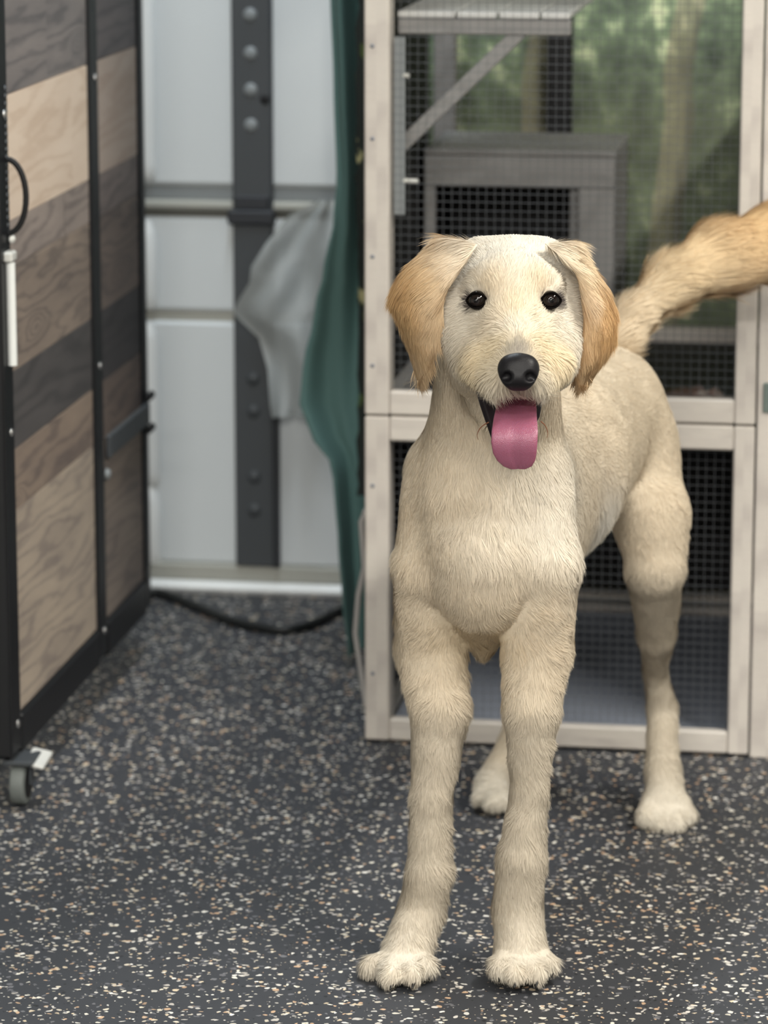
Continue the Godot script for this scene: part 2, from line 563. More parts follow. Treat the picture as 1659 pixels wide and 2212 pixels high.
func cage() -> void:
	var cg := thing("wooden_cage", "tall whitewashed wooden cage with wire mesh doors behind the dog", "cage", Vector3.ZERO)
	door_leaf(cg, "upper_door", 0.506, 1.66, 0.542, 1.625)
	door_leaf(cg, "lower_door", 0.004, 0.5035, 0.038, 0.4665)
	# frame
	box_obj("post", Vector3(-0.2145, 0.0, -5.165), Vector3(-0.165, 1.7, -5.128), M.cage, cg, 0.0025)
	box_obj("post", Vector3(-0.793, 0.0, -5.20), Vector3(-0.762, 1.66, -5.158), M.cage, cg, 0.002)
	box_obj("post", Vector3(-0.800, 0.0, -5.955), Vector3(-0.764, 1.66, -5.915), M.cage_grey, cg, 0.002)
	box_obj("post", Vector3(-0.235, 0.0, -5.955), Vector3(-0.190, 1.66, -5.915), M.cage_grey, cg, 0.002)
	box_obj("top_rail", Vector3(-0.80, 1.663, -5.955), Vector3(-0.165, 1.70, -5.14), M.cage, cg, 0.002)
	box_obj("rear_rail", Vector3(-0.762, 0.483, -5.95), Vector3(-0.237, 0.519, -5.92), M.cage, cg, 0.002)
	box_obj("rear_rail", Vector3(-0.762, 0.020, -5.95), Vector3(-0.237, 0.056, -5.92), M.cage, cg, 0.002)
	box_obj("rear_lip", Vector3(-0.762, 0.038, -5.92), Vector3(-0.237, 0.046, -5.912), M.cage_grey, cg, 0.001)
	box_obj("side_rail", Vector3(-0.795, 0.483, -5.913), Vector3(-0.765, 0.519, -5.202), M.cage_grey, cg, 0.002)
	box_obj("side_rail", Vector3(-0.795, 0.004, -5.913), Vector3(-0.765, 0.03, -5.202), M.cage_grey, cg, 0.002)
	box_obj("side_dark_sheet", Vector3(-0.790, 0.522, -5.73), Vector3(-0.782, 1.655, -5.203), M.black_deep, cg, 0.001)  # added black sheet, painting the dark seen through an open mesh side
	box_obj("side_dark_sheet", Vector3(-0.790, 0.032, -5.91), Vector3(-0.782, 0.48, -5.203), M.black_deep, cg, 0.001)  # the same darkness put in as black below the rail
	box_obj("side_dark_sheet", Vector3(-0.200, 0.032, -5.91), Vector3(-0.192, 0.98, -5.17), M.black_deep, cg, 0.001)
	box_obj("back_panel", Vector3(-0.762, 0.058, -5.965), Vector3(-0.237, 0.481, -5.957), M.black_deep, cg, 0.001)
	box_obj("floor_tray", Vector3(-0.762, 0.010, -5.918), Vector3(-0.237, 0.024, -5.160), M.tray, cg, 0.003)
	box_obj("middle_tray", Vector3(-0.762, 0.484, -5.918), Vector3(-0.237, 0.496, -5.160), M.tray_dark, cg, 0.003)
	# fittings
	var lp := start()
	box(lp, Vector3(-0.206, 0.526, -5.129), Vector3(-0.172, 0.570, -5.124), 0.0015)
	obj("latch_plate", lp, mat(Color(0.42, 0.47, 0.45), 0.4, 0.3), cg)
	# pale foam bumper strip on the hinge side, bowed away from the post
	var st := start()
	tube(st, PackedVector3Array([Vector3(-0.798, 0.355, -5.16), Vector3(-0.806, 0.335, -5.16), Vector3(-0.802, 0.265, -5.165), Vector3(-0.812, 0.22, -5.17), Vector3(-0.817, 0.16, -5.17), Vector3(-0.806, 0.09, -5.165), Vector3(-0.799, 0.05, -5.16)]), 0.0045, 8)
	obj("edge_strip", st, mat(Color(0.60, 0.59, 0.58), 0.6), cg)

func cage_inside() -> void:
	var sh := thing("cage_shelf", "pale grey plank shelf inside the cage above the diagonal brace", "shelf", Vector3.ZERO)
	var x := -0.757
	for w in [0.088, 0.062, 0.062, 0.045]:
		box_obj("plank", Vector3(x, 1.088, -5.60), Vector3(x + w - 0.003, 1.098, -5.20), M.shelf, sh, 0.002)
		x += w
	box_obj("front_edge", Vector3(-0.757, 1.064, -5.225), Vector3(-0.502, 1.087, -5.203), M.cage_grey, sh, 0.002)
	# diagonal brace
	var a := Vector3(-0.772, 0.880, -5.215)
	var b := Vector3(-0.575, 1.070, -5.215)
	var t := (b - a).normalized()
	var st := start()
	box(st, Vector3(-0.5 * (b - a).length(), -0.0105, -0.009), Vector3(0.5 * (b - a).length(), 0.0105, 0.009), 0.002, Transform3D(Basis(t, Vector3(-t.y, t.x, 0), Vector3(0, 0, 1)), (a + b) * 0.5))
	obj("brace", st, M.cage_grey, sh)
	# bracket strip and its bolts
	var br := start()
	box(br, Vector3(-0.7585, 0.800, -5.178), Vector3(-0.742, 1.062, -5.172), 0.001)
	obj("bracket", br, M.steel_pale, sh)
	for y in [1.006, 0.851]:
		var sc := start()
		rod(sc, Vector3(-0.744, y, -5.175), Vector3(-0.722 if y < 0.9 else -0.736, y, -5.172), 0.0035, 10)
		obj("bolt", sc, M.zinc, sh)
	# dark upright behind, left of the print's middle
	var up := box_obj("upright_post", Vector3(-0.614, 0.0, -5.985), Vector3(-0.572, 1.66, -5.967), M.black, self, 0.002)
	tag(up, "black upright post between the forest print and the cage back", "post")
	# hutch with a square opening
	var hu := thing("pet_hutch", "grey wooden hutch with a dark square opening inside the cage", "hutch", Vector3.ZERO)
	box_obj("top_board", Vector3(-0.772, 0.842, -5.86), Vector3(-0.466, 0.852, -5.596), M.cage_grey, hu, 0.002)
	box_obj("front_rail", Vector3(-0.772, 0.792, -5.615), Vector3(-0.467, 0.841, -5.597), M.cage_grey, hu, 0.002)
	box_obj("front_stile", Vector3(-0.525, 0.498, -5.615), Vector3(-0.467, 0.7915, -5.597), M.cage_grey, hu, 0.002)
	box_obj("front_stile", Vector3(-0.772, 0.498, -5.615), Vector3(-0.754, 0.7915, -5.597), M.cage_grey, hu, 0.002)
	box_obj("side_board", Vector3(-0.478, 0.498, -5.86), Vector3(-0.468, 0.841, -5.616), M.cage_grey, hu, 0.002)
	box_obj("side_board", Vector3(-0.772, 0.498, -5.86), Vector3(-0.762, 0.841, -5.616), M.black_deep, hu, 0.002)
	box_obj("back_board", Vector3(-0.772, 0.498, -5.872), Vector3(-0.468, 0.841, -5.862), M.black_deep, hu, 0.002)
	box_obj("lining", Vector3(-0.540, 0.498, -5.70), Vector3(-0.527, 0.790, -5.616), M.cage_grey, hu, 0.002)
	# a crumpled blanket on the middle tray
	var bl := start()
	var im := Image.create(128, 64, false, Image.FORMAT_RGB8)
	var cols := [Color(0.62, 0.62, 0.56), Color(0.36, 0.37, 0.17), Color(0.30, 0.24, 0.19), Color(0.48, 0.38, 0.34), Color(0.66, 0.64, 0.60)]
	for yy in 64:
		for xx in 128:
			var f := clampf(xx / 128.0 * 4.4 + nz.get_noise_2d(xx * 0.05, yy * 0.06) * 1.2, 0, 3.99)
			im.set_pixel(xx, yy, cols[int(f)].lerp(cols[int(f) + 1], f - floorf(f)))
	var bm := mat(Color.WHITE, 0.9)
	bm.albedo_texture = tex(im)
	var n := 24
	for i in n:
		for j in n:
			var q := []
			for o in [[0, 0], [1, 0], [1, 1], [0, 1]]:
				var u := float(i + o[0]) / n
				var v := float(j + o[1]) / n
				var edge := minf(minf(u, 1 - u), minf(v, 1 - v)) * 6.0
				q.append(Vector3(-0.44 + u * 0.185, 0.497 + clampf(edge, 0, 1) * (0.022 + 0.02 * nz.get_noise_2d(u * 5.0, v * 5.0)), -5.18 - v * 0.2))
			for k in [0, 2, 1, 0, 3, 2]:
				var p: Vector3 = q[k]
				bl.set_smooth_group(0)
				bl.set_uv(Vector2((p.x + 0.44) / 0.185, (-5.18 - p.z) / 0.2))
				bl.add_vertex(p)
	bl.generate_normals()
	tag(obj("blanket", bl, bm), "crumpled olive brown and grey blanket on the cage's middle tray", "blanket")

# ------------------------------------------------------------------ kennel panels on casters
func plank(called: String, y0: float, y1: float, z0: float, z1: float, x: float, m: Material, parent: Node, off: float) -> void:
	# one board of the panel face, its own edges bevelled; texture runs along z
	var st := start()
	var b := 0.0012
	var f := [Vector3(x, y0 + b, z0), Vector3(x, y1 - b, z0), Vector3(x, y1 - b, z1), Vector3(x, y0 + b, z1)]
	var g := [Vector3(x - 0.004, y0, z0), Vector3(x - 0.004, y1, z0), Vector3(x - 0.004, y1, z1), Vector3(x - 0.004, y0, z1)]
	var quads := [f, [g[0], f[0], f[3], g[3]], [g[1], f[1], f[2], g[2]]]
	var outs := [Vector3(1, 0, 0), Vector3(1, -1, 0), Vector3(1, 1, 0)]
	for i in 3:
		var q: Array = quads[i]
		var order := [0, 1, 2, 0, 2, 3]
		var pa: Vector3 = q[0]
		var pb: Vector3 = q[1]
		var pc: Vector3 = q[2]
		if (pb - pa).cross(pc - pa).dot(outs[i]) > 0.0:
			order = [0, 2, 1, 0, 3, 2]
		for k in order:
			var p: Vector3 = q[k]
			st.set_normal(Vector3(outs[i]).normalized())
			st.set_uv(Vector2(off + (z0 - p.z) * 0.9, (y1 - p.y) / 0.17))
			st.add_vertex(p)
	obj(called, st, m, parent)

func kennel_unit(label: String, z0: float, z1: float, dark: float) -> Node3D:  # dark below one paints shade into the planks
	var k := thing("kennel_panel", label, "kennel panel", Vector3.ZERO, "plank kennel panels in black frames")
	var x := -1.24
	box_obj("post", Vector3(x - 0.04, 0.075, z0 - 0.028), Vector3(x + 0.004, 2.0, z0 + 0.028), M.black, k, 0.004)
	box_obj("bottom_rail", Vector3(x - 0.04, 0.070, z1 + 0.002), Vector3(x + 0.006, 0.127, z0 - 0.029), M.black, k, 0.004)
	box_obj("top_rail", Vector3(x - 0.04, 1.95, z1 + 0.002), Vector3(x + 0.004, 2.0, z0 - 0.029), M.black, k, 0.004)
	box_obj("backing", Vector3(x - 0.03, 0.127, z1 + 0.002), Vector3(x - 0.0042, 1.95, z0 - 0.029), M.black, k, 0.001)
	var ys := [0.128, 0.421, 0.509, 0.620, 0.768, 0.833, 1.008, 1.16, 1.33, 1.5, 1.66, 1.8, 1.948]
	var kinds := [6, 5, 4, 3, 2, 1, 0, 2, 6, 0, 3, 1]
	for i in ys.size() - 1:
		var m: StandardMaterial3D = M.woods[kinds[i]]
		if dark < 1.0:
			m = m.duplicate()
			m.albedo_color = Color(dark, dark, dark * 1.03)  # same boards, toned down to paint in the shadow of the cage
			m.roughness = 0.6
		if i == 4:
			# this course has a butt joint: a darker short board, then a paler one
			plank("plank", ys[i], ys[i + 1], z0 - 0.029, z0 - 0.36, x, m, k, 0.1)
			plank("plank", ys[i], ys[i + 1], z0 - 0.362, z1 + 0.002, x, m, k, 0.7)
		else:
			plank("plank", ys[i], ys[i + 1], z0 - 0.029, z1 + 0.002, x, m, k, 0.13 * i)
	for y in [0.985, 0.54, 0.118]:
		var st := start()
		dome(st, Vector3(x + 0.004, y, z0 - 0.008), Vector3(1, 0, 0), 0.006, 0.003, 12)
		obj("screw", st, M.chrome, k)
	return k

func caster(k: Node3D, at: Vector3) -> void:
	var c := Node3D.new()
	c.name = numbered("caster", k)
	c.position = at
	k.add_child(c, true)
	var st := start()
	lathe(st, Vector3(-0.012, 0.032, 0.004), Vector3(1, 0, 0), PackedVector2Array([Vector2(0.004, -0.002), Vector2(0.014, -0.001), Vector2(0.024, 0.0), Vector2(0.030, 0.001), Vector2(0.032, 0.004), Vector2(0.032, 0.018), Vector2(0.030, 0.021), Vector2(0.023, 0.022)]), 28)
	obj("wheel", st, M.rubber, c)
	st = start()
	lathe(st, Vector3(0.0085, 0.032, 0.004), Vector3(1, 0, 0), PackedVector2Array([Vector2(0.0225, 0.0), Vector2(0.0225, 0.002), Vector2(0.008, 0.003), Vector2(0.002, 0.005)]), 20)
	obj("hub", st, M.black_deep, c)
	st = start()
	box(st, Vector3(-0.022, 0.062, -0.03), Vector3(0.022, 0.070, 0.03), 0.002)
	box(st, Vector3(0.0125, 0.03, -0.008), Vector3(0.0155, 0.064, 0.012), 0.001)
	obj("fork", st, M.steel, c)
	st = start()
	box(st, Vector3(-0.004, -0.003, -0.028), Vector3(0.026, 0.003, 0.03), 0.002, Transform3D(Basis.from_euler(Vector3(0.12, 0, -0.22)), Vector3(0.010, 0.066, -0.012)))
	obj("brake_lever", st, M.zinc, c)

func kennel() -> void:
	var k := kennel_unit("black framed kennel panel of mixed grey and tan planks nearest on the left", -4.735, -5.257, 1.0)
	caster(k, Vector3(-1.232, 0, -4.745))
	# gate hardware on the near post: hinge bead strip, pull handle, clamp, white rod
	var x := -1.236
	for i in 20:
		var st := start()
		dome(st, Vector3(x, 1.02 - i * 0.0105, -4.748), Vector3(1, 0, 0.25), 0.0042, 0.003, 8)
		obj("hinge_bead", st, M.steel, k)
	var st2 := start()
	var pts := PackedVector3Array()
	for i in 17:
		var a := PI * i / 16.0
		pts.append(Vector3(x + 0.002 + 0.026 * sin(a), 0.872 + 0.051 * cos(a), -4.744))
	tube(st2, pts, 0.0042, 10)
	obj("pull_handle", st2, M.black_deep, k)
	st2 = start()
	box(st2, Vector3(x - 0.002, 0.782, -4.750), Vector3(x + 0.012, 0.797, -4.722), 0.003)
	dome(st2, Vector3(x + 0.006, 0.812, -4.748), Vector3(1, 0, 0.4), 0.006, 0.004, 10)
	obj("rod_clamp", st2, M.zinc, k)
	st2 = start()
	rod(st2, Vector3(x + 0.006, 0.637, -4.735), Vector3(x + 0.006, 0.781, -4.735), 0.0065, 14)
	obj("latch_rod", st2, mat(Color(0.92, 0.93, 0.92), 0.35), k)
	var k2 := kennel_unit("kennel panel with shade painted into its planks and a grey latch bar next to the garage door", -5.286, -5.60, 0.74)
	box_obj("end_post", Vector3(-1.28, 0.075, -5.64), Vector3(-1.236, 2.0, -5.602), M.black, k2, 0.004)
	var bar := start()
	box(bar, Vector3(-1.238, 0.386, -5.625), Vector3(-1.230, 0.424, -5.33), 0.003)
	obj("latch_bar", bar, M.steel, k2)
	for y in [0.432, 0.378]:
		var st := start()
		box(st, Vector3(-1.237, y - 0.007, -5.65), Vector3(-1.226, y + 0.007, -5.612), 0.004)
		obj("latch_bolt", st, M.black_deep, k2)
	var kb := start()
	dome(kb, Vector3(-1.236, 0.362, -5.33), Vector3(1, 0, 0), 0.009, 0.006, 12)
	obj("knob", kb, M.steel_pale, k2)

# ------------------------------------------------------------------ curtain, sheet, cable
func sheet(called: String, left: Array, right: Array, cols: int, depth: Callable, m: Material, thick: float) -> MeshInstance3D:
	# cloth between a left and a right edge (Vector2 x, y per row); depth gives z
	var rows := left.size()
	var st := start()
	var v := []
	for side in 2:
		for i in rows:
			for j in cols + 1:
				var u := float(j) / cols
				var l: Vector2 = left[i]
				var r: Vector2 = right[i]
				var q := l.lerp(r, u)
				v.append(Vector3(q.x, q.y, depth.call(u, q.y) - side * thick))
	var w := cols + 1
	st.set_smooth_group(0)
	var add := func(a: int, b: int, c: int) -> void:
		for k in [a, b, c]:
			st.add_vertex(v[k])
	var half := rows * w
	for i in rows - 1:
		for j in cols:
			var a := i * w + j
			add.call(a, a + 1, a + w + 1); add.call(a, a + w + 1, a + w)
			add.call(half + a, half + a + w + 1, half + a + 1); add.call(half + a, half + a + w, half + a + w + 1)
	st.generate_normals()
	return obj(called, st, m)

func curtain() -> void:
	# green sheet bunched against the cage's side, bulging out to the left half way down
	var lx := [[1.75, -0.915], [1.1, -0.922], [0.95, -0.917], [0.80, -0.912], [0.73, -0.918], [0.66, -0.934], [0.58, -0.953], [0.49, -0.972], [0.43, -0.977], [0.39, -0.962], [0.335, -0.924], [0.30, -0.916], [0.20, -0.908], [0.118, -0.902], [0.02, -0.893]]
	var left := []
	var right := []
	for i in 60:
		var y := lerpf(1.75, 0.02, i / 59.0)
		var x := 0.0
		for k in lx.size() - 1:
			if y <= lx[k][0] and y >= lx[k + 1][0]:
				x = lerpf(lx[k][1], lx[k + 1][1], smoothstep(0.0, 1.0, (lx[k][0] - y) / (lx[k][0] - lx[k + 1][0])))
		left.append(Vector2(x, y))
		right.append(Vector2(-0.868, y))
	var o := sheet("green_curtain", left, right, 24, func(u: float, y: float) -> float:
		return -5.60 + 0.030 * sin(u * 5.0 + 0.8 + 0.6 * sin(y * 5.0)) + 0.012 * sin(u * 11.0 + y * 3.0) - 0.05 * (1.0 - u) * exp(-pow((y - 0.5) / 0.2, 2.0)), M.green, 0.003)
	tag(o, "dark green fabric sheet hanging between garage door and cage, bulging left", "curtain")
	# leafy edge of print that peeps out beside the cage
	var l2 := []
	var r2 := []
	for i in 80:
		var y := lerpf(1.7, 0.30, i / 79.0)
		l2.append(Vector2(-0.868 + 0.006 * nz.get_noise_1d(y * 40.0), y))
		r2.append(Vector2(-0.822, y))
	var im := Image.create(64, 256, false, Image.FORMAT_RGB8)
	for yy in 256:
		for xx in 64:
			var a := nz.get_noise_2d(xx * 0.06, yy * 0.05 + 30.0)
			var c := Color(0.05, 0.09, 0.07)
			if a > 0.22:
				c = Color(0.62, 0.60, 0.44) if yy < 100 else Color(0.24, 0.30, 0.12)
			im.set_pixel(xx, yy, c)
	var m := tri_mat(im, Vector3(6, 1.0, 6), 0.8)
	var o2 := sheet("leaf_print_edge", l2, r2, 4, func(u: float, y: float) -> float: return -5.52 + 0.01 * sin(y * 9.0), m, 0.002)
	tag(o2, "narrow leafy printed edge of fabric peeping out beside the cage's left post", "fabric")

func plastic() -> void:
	var l := [[0.715, -1.01], [0.69, -1.06], [0.64, -1.10], [0.60, -1.125], [0.57, -1.130], [0.54, -1.150], [0.515, -1.163], [0.500, -1.150], [0.47, -1.118], [0.42, -1.10], [0.36, -1.093], [0.335, -1.09]]
	var r := [[0.715, -0.985], [0.69, -0.98], [0.64, -0.98], [0.60, -0.98], [0.57, -0.98], [0.54, -0.98], [0.515, -0.98], [0.500, -0.985], [0.47, -0.99], [0.42, -1.0], [0.36, -1.02], [0.335, -1.03]]
	var left := []
	var right := []
	for i in l.size():
		left.append(Vector2(l[i][1], l[i][0]))
		right.append(Vector2(r[i][1], r[i][0]))
	var m := mat(Color(0.72, 0.74, 0.74, 0.55), 0.45)
	m.transparency = BaseMaterial3D.TRANSPARENCY_ALPHA
	var o := sheet("plastic_sheet", left, right, 16, func(u: float, y: float) -> float:
		return -5.99 + 0.012 * sin(u * 7.0 + y * 22.0) + 0.006 * sin(u * 15.0 - y * 30.0), m, 0.0015)
	tag(o, "cloudy see-through plastic sheet hanging over the garage door's steel stile", "plastic sheet")

func cable() -> void:
	var st := start()
	var pts := PackedVector3Array()
	var ctl := [P(300, 1268, 6.10), P(345, 1272, 6.12), P(420, 1293, 6.03), P(500, 1322, 5.92), P(590, 1345, 5.86), P(660, 1335, 5.88), P(720, 1305, 5.97), P(760, 1290, 6.02)]
	var cv := Curve3D.new()
	for i in ctl.size():
		var a: Vector3 = ctl[maxi(i - 1, 0)]
		var b: Vector3 = ctl[mini(i + 1, ctl.size() - 1)]
		var t := (b - a) * 0.18
		var p: Vector3 = ctl[i]
		p.y = 0.009
		t.y = 0
		cv.add_point(p, -t, t)
	cv.bake_interval = 0.01
	pts = cv.get_baked_points()
	tube(st, pts, 0.008, 10)
	tag(obj("floor_cable", st, M.cable), "dark cable curving over the floor before the garage door", "cable")

# ------------------------------------------------------------------ the dog
# A signed distance field on a grid: tapered capsules joined by a smooth minimum, meshed as surface nets.
class Field:
	var lo: Vector3
	var h: float
	var nx: int
	var ny: int
	var nz: int
	var f := PackedFloat32Array()

	func _init(a: Vector3, b: Vector3, cell: float) -> void:
		lo = a
		h = cell
		nx = int((b.x - a.x) / h) + 2
		ny = int((b.y - a.y) / h) + 2
		nz = int((b.z - a.z) / h) + 2
		f.resize(nx * ny * nz)
		f.fill(1.0)

	# tapered capsule a-b; lat and s squeeze it along a direction; cut carves instead
	func bone(a: Vector3, b: Vector3, ra: float, rb: float, k := 0.02, lat := Vector3.ZERO, s := 1.0, cut := false) -> void:
		var m := maxf(ra, rb) * maxf(s, 1.0) + k + 2.5 * h
		var pl := Vector3(minf(a.x, b.x) - m, minf(a.y, b.y) - m, minf(a.z, b.z) - m) - lo
		var ph := Vector3(maxf(a.x, b.x) + m, maxf(a.y, b.y) + m, maxf(a.z, b.z) + m) - lo
		var x0 := maxi(0, int(pl.x / h))
		var y0 := maxi(0, int(pl.y / h))
		var z0 := maxi(0, int(pl.z / h))
		var x1 := mini(nx - 1, int(ph.x / h) + 1)
		var y1 := mini(ny - 1, int(ph.y / h) + 1)
		var z1 := mini(nz - 1, int(ph.z / h) + 1)
		var e := 1.0 / s - 1.0
		var ab := b - a
		if s != 1.0:
			ab += lat * (ab.dot(lat) * e)
		var l2 := maxf(ab.length_squared(), 1e-9)
		var sc := minf(1.0, s)
		for z in range(z0, z1 + 1):
			for y in range(y0, y1 + 1):
				var i := (z * ny + y) * nx + x0
				for x in range(x0, x1 + 1):
					var v := Vector3(lo.x + x * h - a.x, lo.y + y * h - a.y, lo.z + z * h - a.z)
					if s != 1.0:
						v += lat * (v.dot(lat) * e)
					var t := clampf(v.dot(ab) / l2, 0.0, 1.0)
					var d := ((v - ab * t).length() - ra - (rb - ra) * t) * sc
					var o := f[i]
					if cut:
						var w := maxf(k - absf(o + d), 0.0) / k
						f[i] = maxf(o, -d) + w * w * k * 0.25
					else:
						var w := maxf(k - absf(o - d), 0.0) / k
						f[i] = minf(o, d) - w * w * k * 0.25
					i += 1

	# [vertices, triangle indices (clockwise seen from outside), normals]
	func surface(smooth := 1) -> Array:
		var ids := PackedInt32Array()
		ids.resize(nx * ny * nz)
		ids.fill(-1)
		var vs := PackedVector3Array()
		var off := [0, 1, nx, nx + 1, nx * ny, nx * ny + 1, nx * ny + nx, nx * ny + nx + 1]
		var cx := [0, 1, 0, 1, 0, 1, 0, 1]
		var cy := [0, 0, 1, 1, 0, 0, 1, 1]
		var cz := [0, 0, 0, 0, 1, 1, 1, 1]
		var edges := [[0, 1], [2, 3], [4, 5], [6, 7], [0, 2], [1, 3], [4, 6], [5, 7], [0, 4], [1, 5], [2, 6], [3, 7]]
		var lim := h * 2.0
		for z in nz - 1:
			for y in ny - 1:
				var i := (z * ny + y) * nx
				for x in nx - 1:
					if absf(f[i]) < lim:
						var inside := 0
						for c in 8:
							if f[i + off[c]] < 0.0:
								inside += 1
						if inside > 0 and inside < 8:
							var sum := Vector3.ZERO
							var n := 0
							for e in edges:
								var p: int = e[0]
								var q: int = e[1]
								var a := f[i + off[p]]
								var b := f[i + off[q]]
								if (a < 0.0) != (b < 0.0):
									var t := a / (a - b)
									sum += Vector3(lerpf(cx[p], cx[q], t), lerpf(cy[p], cy[q], t), lerpf(cz[p], cz[q], t))
									n += 1
							ids[i] = vs.size()
							vs.append(lo + (Vector3(x, y, z) + sum / n) * h)
					i += 1
		var tris := PackedInt32Array()
		var step := [1, nx, nx * ny]
		for z in range(1, nz - 1):
			for y in range(1, ny - 1):
				var i := (z * ny + y) * nx + 1
				for x in range(1, nx - 1):
					var a := f[i]
					if absf(a) < lim:
						for ax in 3:
							var b := f[i + step[ax]]
							if (a < 0.0) != (b < 0.0):
								var u: int = step[(ax + 1) % 3]
								var w: int = step[(ax + 2) % 3]
								var q0 := ids[i]
								var q1 := ids[i - u]
								var q2 := ids[i - u - w]
								var q3 := ids[i - w]
								if q0 >= 0 and q1 >= 0 and q2 >= 0 and q3 >= 0:
									if a < 0.0:
										tris.append_array([q0, q2, q1, q0, q3, q2])
									else:
										tris.append_array([q0, q1, q2, q0, q2, q3])
					i += 1
		for r in smooth:
			var acc := PackedVector3Array()
			acc.resize(vs.size())
			var cnt := PackedInt32Array()
			cnt.resize(vs.size())
			for t in range(0, tris.size(), 3):
				for k in 3:
					var a := tris[t + k]
					acc[a] += vs[tris[t + (k + 1) % 3]] + vs[tris[t + (k + 2) % 3]]
					cnt[a] += 2
			for i in vs.size():
				if cnt[i] > 0:
					vs[i] = vs[i].lerp(acc[i] / cnt[i], 0.5)
		return [vs, tris, DogMesh.normals(vs, tris)]

class DogMesh:
	static func normals(vs: PackedVector3Array, tris: PackedInt32Array) -> PackedVector3Array:
		var ns := PackedVector3Array()
		ns.resize(vs.size())
		for t in range(0, tris.size(), 3):
			var a := vs[tris[t]]
			var n := -(vs[tris[t + 1]] - a).cross(vs[tris[t + 2]] - a)
			ns[tris[t]] += n
			ns[tris[t + 1]] += n
			ns[tris[t + 2]] += n
		for i in ns.size():
			ns[i] = ns[i].normalized()
		return ns

# coat anchors: where, which way the hair lies, its length, lift, colour; nearest ones count most
class Coat:
	var at := PackedVector3Array()
	var dir := PackedVector3Array()
	var reach := PackedFloat32Array()
	var len := PackedFloat32Array()
	var lift := PackedFloat32Array()
	var col := PackedColorArray()

	func sample(vs: PackedVector3Array) -> Array:
		var d := PackedVector3Array()
		var l := PackedFloat32Array()
		var u := PackedFloat32Array()
		var c := PackedColorArray()
		for p in vs:
			var w := 1e-9
			var sd := Vector3.ZERO
			var sl := 0.0
			var su := 0.0
			var sc := Color(0, 0, 0)
			for k in at.size():
				var r := reach[k]
				var q := p.distance_squared_to(at[k]) / (r * r)
				var g := 1.0 / (0.25 + q * q)
				w += g
				sd += dir[k] * g
				sl += len[k] * g
				su += lift[k] * g
				sc += col[k] * g
			d.append(sd / w)
			l.append(sl / w)
			u.append(su / w)
			c.append(Color(sc.r / w, sc.g / w, sc.b / w))
		return [d, l, u, c]

var here := Vector3.ZERO   # the dog's base on the floor

func mesh_of(vs: PackedVector3Array, tris: PackedInt32Array, ns: PackedVector3Array, cs: PackedColorArray) -> ArrayMesh:
	var moved := PackedVector3Array()
	for v in vs:
		moved.append(v - here)
	var a := []
	a.resize(Mesh.ARRAY_MAX)
	a[Mesh.ARRAY_VERTEX] = moved
	a[Mesh.ARRAY_NORMAL] = ns
	a[Mesh.ARRAY_INDEX] = tris
	if cs.size():
		a[Mesh.ARRAY_COLOR] = cs
	var m := ArrayMesh.new()
	m.add_surface_from_arrays(Mesh.PRIMITIVE_TRIANGLES, a)
	return m

